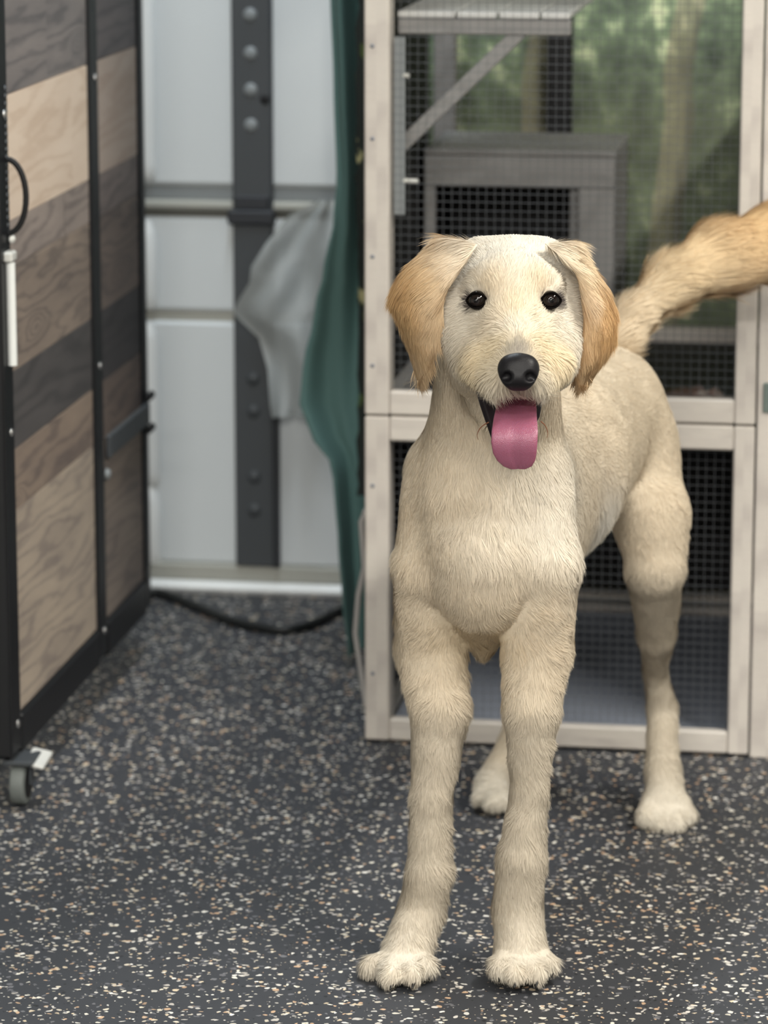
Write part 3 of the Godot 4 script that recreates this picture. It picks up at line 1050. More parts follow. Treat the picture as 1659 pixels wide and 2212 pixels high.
# hair on a surface: a tapered strip of five triangles for every hair
func fur(s: Array, coat: Array, per_m2: float, width: float, swirl: float, tuft: float, bald: Array = []) -> ArrayMesh:
	var vs: PackedVector3Array = s[0]
	var tris: PackedInt32Array = s[1]
	var ns: PackedVector3Array = s[2]
	var cd: PackedVector3Array = coat[0]
	var cl: PackedFloat32Array = coat[1]
	var cu: PackedFloat32Array = coat[2]
	var cc: PackedColorArray = coat[3]
	var eye := Vector3(0, EYE_H, 0)
	var pv := PackedVector3Array()
	var pn := PackedVector3Array()
	var pc := PackedColorArray()
	var pi := PackedInt32Array()
	var soft := FastNoiseLite.new()
	soft.seed = 11
	soft.frequency = 1.0
	var cell := FastNoiseLite.new()
	cell.seed = 4
	cell.noise_type = FastNoiseLite.TYPE_CELLULAR
	cell.cellular_return_type = FastNoiseLite.RETURN_CELL_VALUE
	cell.frequency = 1.0
	var need := 0.0
	for t in range(0, tris.size(), 3):
		var ia := tris[t]
		var ib := tris[t + 1]
		var ic := tris[t + 2]
		var a := vs[ia]
		var e1 := vs[ib] - a
		var e2 := vs[ic] - a
		var area := e1.cross(e2).length() * 0.5
		var facing := (eye - a).normalized().dot(ns[ia])
		var share := 1.0 if facing > -0.25 else 0.25
		need += area * per_m2 * share
		while need > 0.0:
			need -= 1.0
			var u := rng.randf()
			var v := rng.randf()
			if u + v > 1.0:
				u = 1.0 - u
				v = 1.0 - v
			var w := 1.0 - u - v
			var p := a + e1 * u + e2 * v
			var skip := false
			for b in bald:
				if p.distance_squared_to(b[0]) < b[1] * b[1] * rng.randf_range(0.9, 1.1):
					skip = true
					break
			if skip:
				continue
			var n := (ns[ia] * w + ns[ib] * u + ns[ic] * v).normalized()
			var d := cd[ia] * w + cd[ib] * u + cd[ic] * v
			d = d - n * d.dot(n)
			if d.length_squared() < 1e-8:
				continue
			d = d.normalized()
			var cv := cell.get_noise_3d(p.x * 70.0, p.y * 70.0, p.z * 70.0)
			var turn := soft.get_noise_3d(p.x * 22.0, p.y * 22.0, p.z * 22.0) * swirl + cv * tuft + rng.randf_range(-0.14, 0.14)
			d = d.rotated(n, turn)
			var ln := (cl[ia] * w + cl[ib] * u + cl[ic] * v) * rng.randf_range(0.6, 1.15) * (1.0 + 0.18 * cv)
			var lf := (cu[ia] * w + cu[ib] * u + cu[ic] * v) * (1.0 + 0.18 * cv) + rng.randf_range(-0.04, 0.04)
			var c := cc[ia] * w + cc[ib] * u + cc[ic] * v
			c = c * (1.0 + 0.06 * cv + rng.randf_range(-0.10, 0.07))
			var across := n.cross(d)
			var side := across * (width * rng.randf_range(0.7, 1.2))
			var g := d * cos(lf) + n * sin(lf)
			var q := p - n * 0.0006
			var bend := d.rotated(n, soft.get_noise_3d(p.x * 45.0, p.y * 45.0 + 5.0, p.z * 45.0) * swirl * 0.9)
			var p1 := q + g * (ln * 0.36)
			var p2 := p1 + (g * 0.6 + bend * 0.55 - n * 0.04) .normalized() * (ln * 0.34)
			var p3 := p2 + (g * 0.25 + bend * 0.85 - n * 0.10).normalized() * (ln * 0.30)
			var k := pv.size()
			pv.append(q - here)
			pv.append(p1 - side - here)
			pv.append(p1 + side - here)
			pv.append(p2 - side * 0.7 - here)
			pv.append(p2 + side * 0.7 - here)
			pv.append(p3 - here)
			var nn := (n + g * 0.12 + across * rng.randf_range(-0.28, 0.28)).normalized()
			for j in 6:
				pn.append(nn)
				pc.append(c)
			pi.append_array([k, k + 2, k + 1, k + 1, k + 2, k + 3, k + 2, k + 4, k + 3, k + 3, k + 4, k + 5])
	var arr := []
	arr.resize(Mesh.ARRAY_MAX)
	arr[Mesh.ARRAY_VERTEX] = pv
	arr[Mesh.ARRAY_NORMAL] = pn
	arr[Mesh.ARRAY_COLOR] = pc
	arr[Mesh.ARRAY_INDEX] = pi
	var m := ArrayMesh.new()
	m.add_surface_from_arrays(Mesh.PRIMITIVE_TRIANGLES, arr)
	print("hairs: ", pv.size() / 6)
	return m

func anchors(list: Array) -> Coat:
	# [px, py, d, lean right, lean down, lean away, length mm, lift, colour, reach]
	var c := Coat.new()
	for a in list:
		var p := P(a[0], a[1], a[2])
		c.at.append(p)
		var q := P(a[0] + a[3] * 40.0, a[1] + a[4] * 40.0, a[2] + a[5] * 0.022)
		c.dir.append((q - p).normalized())
		c.len.append(a[6] * 0.001)
		c.lift.append(a[7])
		c.col.append(a[8])
		c.reach.append(a[9] if a.size() > 9 else 0.06)
	return c

func capsules(f: Field, list: Array, shrink: float, lat: Vector3) -> void:
	# [px, py, d, radius px, px, py, d, radius px, blend, squeeze]
	for b in list:
		var p := P(b[0], b[1], b[2])
		var q := P(b[4], b[5], b[6])
		f.bone(p, q, rad(b[3], p) - shrink, rad(b[7], q) - shrink, b[8] if b.size() > 8 else 0.02, lat, b[9] if b.size() > 9 else 1.0)

func coat_mat(rough := 0.75) -> StandardMaterial3D:
	var m := mat(Color.WHITE, rough)
	m.vertex_color_use_as_albedo = true
	m.metallic_specular = 0.25
	m.backlight_enabled = true
	m.backlight = Color(0.5, 0.5, 0.5)
	return m

func dog() -> void:
	here = Vector3(-0.47, 0.0, -4.42)
	var dg := thing("dog", "cream curly coated dog standing on the rubber floor with its tongue out", "dog", here)
	var lat := Vector3(0.93, 0, 0.36).rotated(Vector3.UP, deg_to_rad(YAW)).normalized()
	var W := Color(0.77, 0.71, 0.605)     # white
	var C := Color(0.77, 0.66, 0.505)     # cream
	var B := Color(0.76, 0.60, 0.365)      # buff
	var G := Color(0.71, 0.44, 0.195)      # gold
	var A := Color(0.67, 0.485, 0.30)      # apricot
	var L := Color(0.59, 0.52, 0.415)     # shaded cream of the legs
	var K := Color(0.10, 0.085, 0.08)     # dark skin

	# ---- body: trunk, neck, head and legs as one skin
	var f := Field.new(Vector3(-0.82, -0.02, -5.08), Vector3(-0.14, 0.98, -3.84), 0.006)
	capsules(f, [
		[1085, 1120, 4.33, 262, 1195, 1000, 4.57, 205, 0.03, 0.68],
		[1195, 1000, 4.57, 205, 1306, 898, 4.80, 152, 0.03, 0.85],
		[1300, 895, 4.79, 140, 1322, 985, 4.81, 148, 0.03, 0.98],
		[1052, 1090, 4.23, 160, 1050, 1230, 4.21, 132, 0.04],
		[1050, 1190, 4.19, 110, 1048, 1300, 4.20, 60, 0.03],
		[1046, 1330, 4.25, 70, 1044, 1400, 4.27, 34, 0.03],
		[1066, 1010, 4.27, 166, 1076, 770, 4.19, 140, 0.04],
		# right foreleg of the dog (left in the picture)
		[935, 1010, 4.27, 62, 912, 1220, 4.23, 72, 0.03],
		[912, 1220, 4.23, 72, 931, 1400, 4.27, 86, 0.009],
		[931, 1400, 4.27, 86, 951, 1530, 4.23, 73, 0.009],
		[951, 1530, 4.23, 73, 932, 1720, 4.21, 54, 0.009],
		[932, 1720, 4.21, 54, 928, 1880, 4.20, 58, 0.008],
		[928, 1880, 4.20, 60, 912, 1960, 4.20, 60, 0.008],
		[912, 1960, 4.20, 58, 880, 2050, 4.165, 62, 0.008],
		[880, 2060, 4.16, 55, 862, 2092, 4.13, 45, 0.012],
		[840, 2070, 4.15, 34, 800, 2088, 4.135, 36, 0.008],
		[850, 2080, 4.14, 34, 842, 2108, 4.095, 36, 0.008],
		[880, 2080, 4.14, 34, 892, 2106, 4.095, 34, 0.008],
		[900, 2070, 4.15, 34, 925, 2088, 4.115, 31, 0.008],
		# left foreleg
		[1172, 1020, 4.22, 66, 1190, 1220, 4.18, 74, 0.03],
		[1190, 1220, 4.18, 74, 1159, 1395, 4.21, 86, 0.009],
		[1159, 1395, 4.21, 86, 1148, 1530, 4.19, 71, 0.009],
		[1148, 1530, 4.19, 71, 1144, 1700, 4.18, 50, 0.009],
		[1144, 1700, 4.18, 50, 1128, 1850, 4.17, 60, 0.008],
		[1128, 1850, 4.17, 62, 1118, 1960, 4.17, 64, 0.008],
		[1118, 1960, 4.17, 62, 1125, 2040, 4.15, 66, 0.008],
		[1125, 2045, 4.145, 56, 1128, 2085, 4.12, 48, 0.012],
		[1090, 2065, 4.14, 34, 1078, 2090, 4.10, 34, 0.008],
		[1115, 2075, 4.13, 34, 1112, 2104, 4.085, 34, 0.008],
		[1145, 2075, 4.13, 34, 1160, 2102, 4.085, 34, 0.008],
		[1165, 2062, 4.14, 34, 1192, 2084, 4.11, 30, 0.008],
		# left hind leg
		[1362, 965, 4.79, 104, 1405, 1110, 4.73, 84, 0.03],
		[1405, 1110, 4.73, 82, 1415, 1220, 4.71, 74, 0.03],
		[1415, 1230, 4.71, 72, 1418, 1370, 4.79, 50, 0.009],
		[1418, 1370, 4.79, 50, 1416, 1450, 4.85, 34, 0.009],
		[1416, 1450, 4.85, 34, 1430, 1530, 4.87, 42, 0.009],
		[1430, 1530, 4.87, 42, 1432, 1660, 4.82, 44, 0.008],
		[1432, 1660, 4.82, 46, 1438, 1735, 4.785, 54, 0.008],
		[1415, 1735, 4.785, 40, 1398, 1764, 4.755, 34, 0.008],
		[1435, 1745, 4.78, 38, 1428, 1778, 4.74, 33, 0.008],
		[1455, 1745, 4.78, 38, 1462, 1778, 4.735, 32, 0.008],
		[1465, 1735, 4.785, 36, 1490, 1762, 4.76, 28, 0.008],
		# right hind leg
		[1235, 950, 4.90, 100, 1205, 1130, 4.86, 78, 0.03],
		[1205, 1130, 4.86, 78, 1185, 1230, 4.84, 62, 0.03],
		[1185, 1230, 4.84, 60, 1150, 1440, 4.93, 34, 0.009],
		[1150, 1440, 4.93, 36, 1140, 1520, 4.96, 38, 0.009],
		[1140, 1520, 4.96, 40, 1090, 1650, 4.90, 42, 0.008],
		[1090, 1650, 4.90, 44, 1062, 1700, 4.86, 48, 0.008],
		[1050, 1700, 4.85, 32, 1036, 1724, 4.83, 26, 0.008],
		[1066, 1712, 4.84, 32, 1062, 1736, 4.81, 25, 0.008],
		[1085, 1712, 4.84, 30, 1088, 1736, 4.81, 25, 0.008],
		# head
		[1062, 618, 4.12, 112, 1148, 618, 4.12, 112, 0.02],
		[1040, 574, 4.13, 66, 1172, 574, 4.13, 66, 0.02],
		[1012, 650, 4.11, 66, 1205, 650, 4.11, 64, 0.02],
		[1105, 572, 4.10, 66, 1108, 610, 4.07, 92, 0.02],
		[1004, 716, 4.08, 68, 1045, 775, 4.045, 82, 0.04],
		[1212, 714, 4.08, 62, 1182, 775, 4.045, 80, 0.04],
		[1020, 800, 4.085, 62, 1196, 800, 4.085, 54, 0.03],
		[1112, 690, 4.055, 92, 1117, 780, 3.99, 70, 0.03],
		[1117, 775, 3.985, 62, 1119, 806, 3.955, 44, 0.02],
		[1052, 792, 4.005, 58, 1080, 818, 3.975, 42, 0.02],
		[1186, 792, 4.005, 56, 1157, 818, 3.975, 42, 0.02],
		[1036, 610, 4.066, 34, 1068, 606, 4.056, 34, 0.02],
		[1152, 606, 4.056, 34, 1184, 610, 4.066, 34, 0.02],
		[1090, 840, 4.12, 100, 1106, 930, 4.085, 60, 0.03],
	], 0.0065, lat)
	# eye sockets
	var eyes := [P(1031, 649, 4.040), P(1189, 649, 4.040)]
	for e in eyes:
		f.bone(e + Vector3(0, 0, 0.011), e + Vector3(0, 0, 0.011), 0.0115, 0.0115, 0.007, Vector3.ZERO, 1.0, true)
	var s := f.surface(1)
	var nosept := P(1120, 803, 3.945)
	var c := anchors([
		# forehead and brows
		[1112, 660, 4.02, 0, -0.5, 0.4, 12, 0.5, B, 0.022], [1112, 600, 4.03, 0, -1, 0.3, 12, 0.3, W], [1108, 530, 4.10, 0, -0.6, 1, 11, 0.25, W],
		[1050, 540, 4.10, -0.5, -0.5, 0.8, 11, 0.25, W], [1165, 540, 4.10, 0.5, -0.5, 0.8, 11, 0.25, W],
		[1058, 612, 4.03, -0.3, -1, 0.2, 11, 0.3, Color(0.70, 0.53, 0.31), 0.026], [1165, 612, 4.03, 0.3, -1, 0.2, 11, 0.3, Color(0.70, 0.53, 0.31), 0.026],
		[1000, 600, 4.07, -1, -0.1, 0.4, 11, 0.25, W, 0.04], [1220, 600, 4.07, 1, -0.1, 0.4, 11, 0.25, W, 0.04],
		# bridge, cheeks, lips
		[1114, 715, 3.99, 0.0, -0.7, 0.2, 13, 0.55, W, 0.02], [1075, 690, 4.01, -1, -0.2, 0.1, 14, 0.4, C, 0.022], [1150, 690, 4.01, 1, -0.2, 0.1, 14, 0.4, C, 0.022],
		[1119, 755, 3.958, 0, -1, 0.3, 7, 0.3, Color(0.15, 0.14, 0.14), 0.021],
		[1082, 750, 3.98, -1, 0.25, 0.2, 15, 0.35, Color(0.85, 0.71, 0.48), 0.024], [1156, 750, 3.98, 1, 0.25, 0.2, 15, 0.35, Color(0.85, 0.71, 0.48), 0.024],
		[1040, 790, 4.0, -0.9, 0.8, 0.2, 19, 0.35, Color(0.85, 0.71, 0.48), 0.03], [1198, 790, 4.0, 0.8, 0.9, 0.2, 19, 0.35, Color(0.85, 0.71, 0.48), 0.03],
		[1075, 838, 3.975, -0.3, 1, -0.25, 33, 0.42, W, 0.02], [1165, 838, 3.975, 0.3, 1, -0.25, 33, 0.42, W, 0.02], [1120, 850, 3.955, 0, 1, -0.1, 20, 0.42, Color(0.55, 0.47, 0.39), 0.012],
		[985, 700, 4.07, -0.6, 0.7, 0.4, 12, 0.3, W], [1236, 700, 4.07, 0.6, 0.7, 0.4, 12, 0.3, W],
		[975, 790, 4.09, -0.4, 1, 0.4, 14, 0.35, C], [1232, 790, 4.09, 0.4, 1, 0.4, 14, 0.35, W],
		[1100, 950, 4.03, 0, 1, 0.3, 14, 0.4, C, 0.04], [1045, 915, 4.08, -0.5, 0.6, 0.2, 14, 0.4, C, 0.03], [1180, 915, 4.08, 0.5, 0.6, 0.2, 14, 0.4, C, 0.03],
		# neck and chest
		[1070, 900, 4.17, 0, 1, 0, 16, 0.25, C], [960, 880, 4.22, -0.2, 1, 0.1, 13, 0.25, C], [1200, 880, 4.2, 0.2, 1, 0.1, 13, 0.25, C],
		[1060, 1060, 4.12, 0, 1, 0, 26, 0.22, C], [990, 1050, 4.14, 0.15, 1, 0, 24, 0.22, C], [1120, 1060, 4.14, -0.1, 1, 0, 26, 0.22, W],
		[1050, 1180, 4.10, 0, 1, 0, 30, 0.22, W], [1050, 1270, 4.12, 0, 1, 0, 28, 0.25, C], [1045, 1370, 4.22, 0, 1, 0.2, 20, 0.25, B],
		[900, 1000, 4.25, -0.2, 1, 0.1, 16, 0.22, C], [1220, 1030, 4.22, 0.2, 1, 0.3, 16, 0.22, W],
		[880, 1150, 4.2, -0.1, 1, 0.1, 20, 0.25, C], [1215, 1180, 4.17, 0.1, 1, 0.1, 20, 0.25, W],
		[900, 1290, 4.17, -0.5, 0.8, 0, 20, 0.3, C], [1190, 1290, 4.13, 0.5, 0.8, 0, 20, 0.3, C],
		[980, 1330, 4.2, -0.9, 0.3, 0, 20, 0.25, C], [1110, 1330, 4.18, 0.9, 0.3, 0, 20, 0.25, C],
		# forelegs: hair parts along the front and sweeps out and down
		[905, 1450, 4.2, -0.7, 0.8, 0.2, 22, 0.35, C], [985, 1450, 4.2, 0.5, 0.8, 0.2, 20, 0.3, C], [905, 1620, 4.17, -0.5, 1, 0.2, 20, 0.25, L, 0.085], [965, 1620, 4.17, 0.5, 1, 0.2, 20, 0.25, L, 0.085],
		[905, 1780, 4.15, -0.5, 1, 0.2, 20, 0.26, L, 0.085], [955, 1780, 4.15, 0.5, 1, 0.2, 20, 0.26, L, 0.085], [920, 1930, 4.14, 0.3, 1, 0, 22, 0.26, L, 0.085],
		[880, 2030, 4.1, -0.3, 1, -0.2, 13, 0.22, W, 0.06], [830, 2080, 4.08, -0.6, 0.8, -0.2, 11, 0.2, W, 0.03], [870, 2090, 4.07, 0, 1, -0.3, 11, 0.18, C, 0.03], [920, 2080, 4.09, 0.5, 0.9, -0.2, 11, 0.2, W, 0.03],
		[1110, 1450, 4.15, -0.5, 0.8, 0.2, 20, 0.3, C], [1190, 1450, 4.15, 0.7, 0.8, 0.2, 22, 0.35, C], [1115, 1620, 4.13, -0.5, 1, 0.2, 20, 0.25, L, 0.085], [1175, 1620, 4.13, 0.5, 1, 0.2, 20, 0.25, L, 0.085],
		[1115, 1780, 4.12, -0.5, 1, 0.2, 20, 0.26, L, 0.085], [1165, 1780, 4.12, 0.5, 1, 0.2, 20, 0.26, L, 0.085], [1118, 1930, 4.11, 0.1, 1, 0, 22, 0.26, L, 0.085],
		[1125, 2030, 4.08, 0.1, 1, -0.2, 12, 0.2, W, 0.06], [1085, 2080, 4.07, -0.4, 0.9, -0.2, 11, 0.2, W, 0.03], [1135, 2090, 4.06, 0, 1, -0.3, 12, 0.2, C, 0.03], [1190, 2075, 4.08, 0.5, 0.9, -0.2, 11, 0.2, W, 0.03],
		# trunk and hind legs
		[1290, 880, 4.55, 0.5, 0.4, 1, 12, 0.3, C, 0.09], [1290, 1040, 4.55, 0.2, 0.9, 0.8, 13, 0.3, C, 0.09], [1296, 1105, 4.50, 0.1, 1, 0.2, 34, 0.4, Color(0.90, 0.88, 0.83), 0.045],
		[1400, 850, 4.78, 0.5, 0.5, 0.8, 12, 0.35, C, 0.08], [1440, 1000, 4.74, 0.4, 1, 0.4, 13, 0.35, C, 0.08], [1420, 1150, 4.66, 0.2, 1, 0.2, 18, 0.35, C, 0.07],
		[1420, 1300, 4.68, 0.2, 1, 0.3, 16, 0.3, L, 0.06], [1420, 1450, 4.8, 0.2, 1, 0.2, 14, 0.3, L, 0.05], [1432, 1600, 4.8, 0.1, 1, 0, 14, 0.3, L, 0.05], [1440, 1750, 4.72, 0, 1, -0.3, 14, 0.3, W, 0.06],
		[1060, 1700, 4.8, -0.4, 1, -0.2, 14, 0.3, W, 0.06], [1130, 1560, 4.9, -0.3, 1, 0, 14, 0.3, C, 0.06],
	])
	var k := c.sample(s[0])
	# bare dark rims round the eyes
	var cs: PackedColorArray = k[3]
	var vs: PackedVector3Array = s[0]
	var sight := (Vector3(0, EYE_H, 0) - P(1110, 650, 4.0)).normalized()
	var across := Vector3.UP.cross(sight).normalized()
	var upward := sight.cross(across).normalized()
	for i in vs.size():
		for j in 2:
			var v: Vector3 = vs[i] - eyes[j]
			if v.length() < 0.03:
				var x := v.dot(across) + (0.001 if j == 0 else -0.001)
				var y := v.dot(upward) + 0.0008
				var dd := sqrt(x * x / (0.0150 * 0.0150) + y * y / (0.0118 * 0.0118))
				cs[i] = cs[i].lerp(K, clampf((1.06 - dd) / 0.25, 0.0, 1.0))
	k[3] = cs
	var cm := coat_mat()
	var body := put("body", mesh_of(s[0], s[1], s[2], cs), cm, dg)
	var bald := [[eyes[0], 0.0128], [eyes[1], 0.0128], [nosept, 0.0228], [P(1108, 892, 4.03), 0.034]]
	put("fur", fur(s, k, 560000.0, 0.00034, 0.85, 0.4, bald), cm, body).set_meta("kind", "stuff")
	face(dg, eyes)
	ears(dg, W, C, G, A, cm)
	tail(dg, C, B, G, A, cm)

func local(st: SurfaceTool) -> SurfaceTool:
	return st

func face(dg: Node3D, eyes: Array) -> void:
	var view := (Vector3(0, EYE_H, 0) - P(1110, 650, 4.0)).normalized()
	var side := Vector3.UP.cross(view).normalized()
	for i in 2:
		var e: Vector3 = eyes[i] - here
		var st := start()
		var prof := PackedVector2Array()
		for j in 15:
			var a := PI * j / 14.0
			prof.append(Vector2(0.0117 * sin(a), -0.0117 * cos(a)))
		var look := (view + side * (-0.12 if i == 0 else 0.12)).normalized()
		lathe(st, e, look, prof, 24)
		var em := mat(Color(0.05, 0.038, 0.034), 0.07)
		em.metallic_specular = 0.4
		var eye := obj("eye", st, em, dg)
		st = start()
		dome(st, e + look * 0.0106, look, 0.0062, 0.0014, 20)
		var im := mat(Color(0.085, 0.055, 0.045), 0.07)
		im.metallic_specular = 0.4
		obj("iris", st, im, eye)
		st = start()
		dome(st, e + look * 0.0112, look, 0.0035, 0.0012, 18)
		var pm := mat(Color(0.02, 0.02, 0.022), 0.07)
		pm.metallic_specular = 0.4
		obj("pupil", st, pm, eye)
		# lids: an almond rim of dark skin
		st = start()
		var pts := PackedVector3Array()
		var up := look.cross(side).normalized()
		var sd := up.cross(look).normalized()
		for j in 33:
			var a := TAU * j / 32.0
			var x := 0.0120 * cos(a)
			var y := 0.0088 * sin(a) * (1.0 - 0.45 * pow(absf(cos(a)), 3.0))
			pts.append(e + sd * x + up * y + look * (0.0094 - 0.42 * x * x / 0.0120))
		tube(st, pts, 0.0011, 8)
		var lm := mat(Color(0.06, 0.05, 0.045), 0.8)
		lm.metallic_specular = 0.1
		obj("eyelid", st, lm, eye)
	# nose leather
	var nc := P(1120, 804, 3.94)
	var q := func(px: float, py: float, d: float) -> Vector3: return P(px, py, d)
	var f := Field.new(nc - Vector3(0.045, 0.04, 0.045), nc + Vector3(0.045, 0.04, 0.045), 0.0012)
	for b in [[1104, 792, 3.945, 27, 1136, 792, 3.945, 27], [1098, 800, 3.943, 21, 1142, 800, 3.943, 21], [1106, 815, 3.938, 24, 1134, 815, 3.938, 24], [1112, 828, 3.942, 16, 1128, 828, 3.942, 16], [1120, 781, 3.953, 17, 1120, 786, 3.946, 24]]:
		var a1: Vector3 = q.call(b[0], b[1], b[2])
		var b1: Vector3 = q.call(b[4], b[5], b[6])
		f.bone(a1, b1, rad(b[3], a1), rad(b[7], b1), 0.006)
	for sx in [-1.0, 1.0]:
		var a2: Vector3 = q.call(1120 + sx * 25, 814, 3.931)
		var b2: Vector3 = q.call(1120 + sx * 43, 820, 3.936)
		f.bone(a2, a2 + view * 0.004, 0.0050, 0.0058, 0.004, Vector3.ZERO, 1.0, true)
		f.bone(a2, b2, 0.0022, 0.0012, 0.003, Vector3.ZERO, 1.0, true)
	var g0: Vector3 = q.call(1120, 806, 3.910)
	var g1: Vector3 = q.call(1120, 846, 3.918)
	f.bone(g0, g1, 0.0012, 0.0012, 0.003, Vector3.ZERO, 1.0, true)
	var s := f.surface(1)
	var nm := mat(Color(0.075, 0.07, 0.08), 0.45)
	nm.metallic_specular = 0.35
	var bump := Image.create(128, 128, false, Image.FORMAT_RF)
	var cn := FastNoiseLite.new()
	cn.noise_type = FastNoiseLite.TYPE_CELLULAR
	cn.frequency = 0.14
	for y in 128:
		for x in 128:
			bump.set_pixel(x, y, Color(cn.get_noise_2d(x, y) * 0.5 + 0.5, 0, 0))
	nm.heightmap_enabled = true
	nm.heightmap_texture = tex(bump)
	nm.heightmap_scale = 0.05
	nm.uv1_triplanar = true
	nm.uv1_scale = Vector3(50, 50, 50)
	put("nose", mesh_of(s[0], s[1], s[2], PackedColorArray()), nm, dg)
	# mouth: dark hollow behind the tongue, with gums
	var st := start()
	var rim := [[1028, 846], [1050, 838], [1085, 838], [1120, 842], [1150, 840], [1166, 846], [1172, 866], [1166, 900], [1150, 930], [1120, 945], [1080, 955], [1062, 950], [1050, 915], [1038, 880]]
	var cen := PackedVector3Array()
	var rings := []
	for lev in [[1.0, 0.0], [0.97, 0.006], [0.80, 0.010], [0.45, 0.003], [0.05, -0.002]]:
		var ring := PackedVector3Array()
		for r in rim:
			var x: float = lerpf(1108, r[0], lev[0])
			var y: float = lerpf(890, r[1], lev[0])
			var d: float = 4.040 + (y - 850.0) * 0.00006
			ring.append(P(x, y, d - lev[1]) - here)
		rings.append(ring)
		cen.append(P(1108, 890, 4.06 - lev[1] * 1.0) - here)
	skin(st, rings, cen)
	obj("mouth", st, mat(Color(0.085, 0.05, 0.065), 0.4), dg)
	# tongue: a cupped strip of flesh hanging out over the lower lip
	var path := [[1116, 858, 4.034, 41], [1115, 882, 4.008, 44], [1113, 904, 3.982, 47], [1112, 930, 3.966, 50], [1111, 955, 3.961, 50], [1112, 978, 3.966, 47], [1115, 994, 3.970, 41], [1118, 1006, 3.974, 31], [1119, 1012, 3.977, 17]]
	st = start()
	rings = []
	cen = PackedVector3Array()
	for t in path:
		var o := P(t[0], t[1], t[2])
		var hw := rad(t[3], o)
		var nx := P(t[0], t[1] + 10.0, t[2])
		var dn := (nx - o).normalized()
		var fr := (view - dn * view.dot(dn)).normalized()
		var rt := dn.cross(fr).normalized()
		if rt.dot(side) < 0.0:
			rt = -rt
		var th := minf(0.0055, hw * 0.5)
		var ring := PackedVector3Array()
		for j in 28:
			var a := TAU * j / 28.0
			var x := cos(a)
			var z := sin(a)
			var cup := 0.0035 * x * x - 0.0022 * exp(-pow(x / 0.13, 2.0)) * (1.0 if z > 0 else 0.0)
			ring.append(o + rt * (x * hw) + fr * (z * th + cup) - here)
		rings.append(ring)
		cen.append(o - here)
	skin(st, rings, cen)
	var tm := mat(Color(0.57, 0.335, 0.42), 0.34)
	var ti := Image.create(128, 128, false, Image.FORMAT_RF)
	for y in 128:
		for x in 128:
			ti.set_pixel(x, y, Color(nz.get_noise_2d(x * 0.35, y * 0.35) * 0.5 + 0.5, 0, 0))
	tm.heightmap_enabled = true
	tm.heightmap_texture = tex(ti)
	tm.heightmap_scale = 0.12
	tm.uv1_triplanar = true
	tm.uv1_scale = Vector3(22, 22, 22)
	tm.subsurf_scatter_enabled = true
	tm.subsurf_scatter_strength = 0.15
	obj("tongue", st, tm, dg)
	# two stained curls of hair at the corners of the lower lip
	for w in [[[1056, 912], [1040, 922], [1031, 938], [1033, 950]], [[1168, 910], [1178, 920], [1183, 935], [1181, 947]]]:
		st = start()
		var pts := PackedVector3Array()
		var cv := Curve3D.new()
		for j in 4:
			cv.add_point(P(w[j][0], w[j][1], 4.0) - here)
		for j in 4:
			var t2: Vector3 = (cv.get_point_position(mini(j + 1, 3)) - cv.get_point_position(maxi(j - 1, 0))) * 0.2
			cv.set_point_in(j, -t2)
			cv.set_point_out(j, t2)
		cv.bake_interval = 0.002
		tube(st, cv.get_baked_points(), 0.0008, 6, 0.0003)
		obj("whisker", st, mat(Color(0.42, 0.24, 0.13), 0.6), dg)
	# claws and dark pads at the front of each toe
	for t in [[803, 2112, 4.118], [846, 2130, 4.075], [893, 2127, 4.075], [930, 2108, 4.098], [1080, 2112, 4.082], [1113, 2126, 4.066], [1160, 2124, 4.065], [1194, 2102, 4.095], [1402, 1784, 4.735], [1430, 1797, 4.718], [1460, 1797, 4.715], [1484, 1778, 4.742], [1062, 1752, 4.80], [1088, 1752, 4.80]]:
		var p := P(t[0], t[1], t[2])
		p = P(t[0], t[1] - 2, t[2] + 0.010)
		p.y = maxf(p.y, 0.005)
		st = start()
		var cl := PackedVector3Array([p + Vector3(0.002, 0.004, -0.010) - here, p - here, p + Vector3(-0.001, -0.004, 0.006) - here])
		tube(st, cl, 0.0034, 8, 0.0010)
		obj("claw", st, mat(Color(0.05, 0.045, 0.045), 0.4), dg)

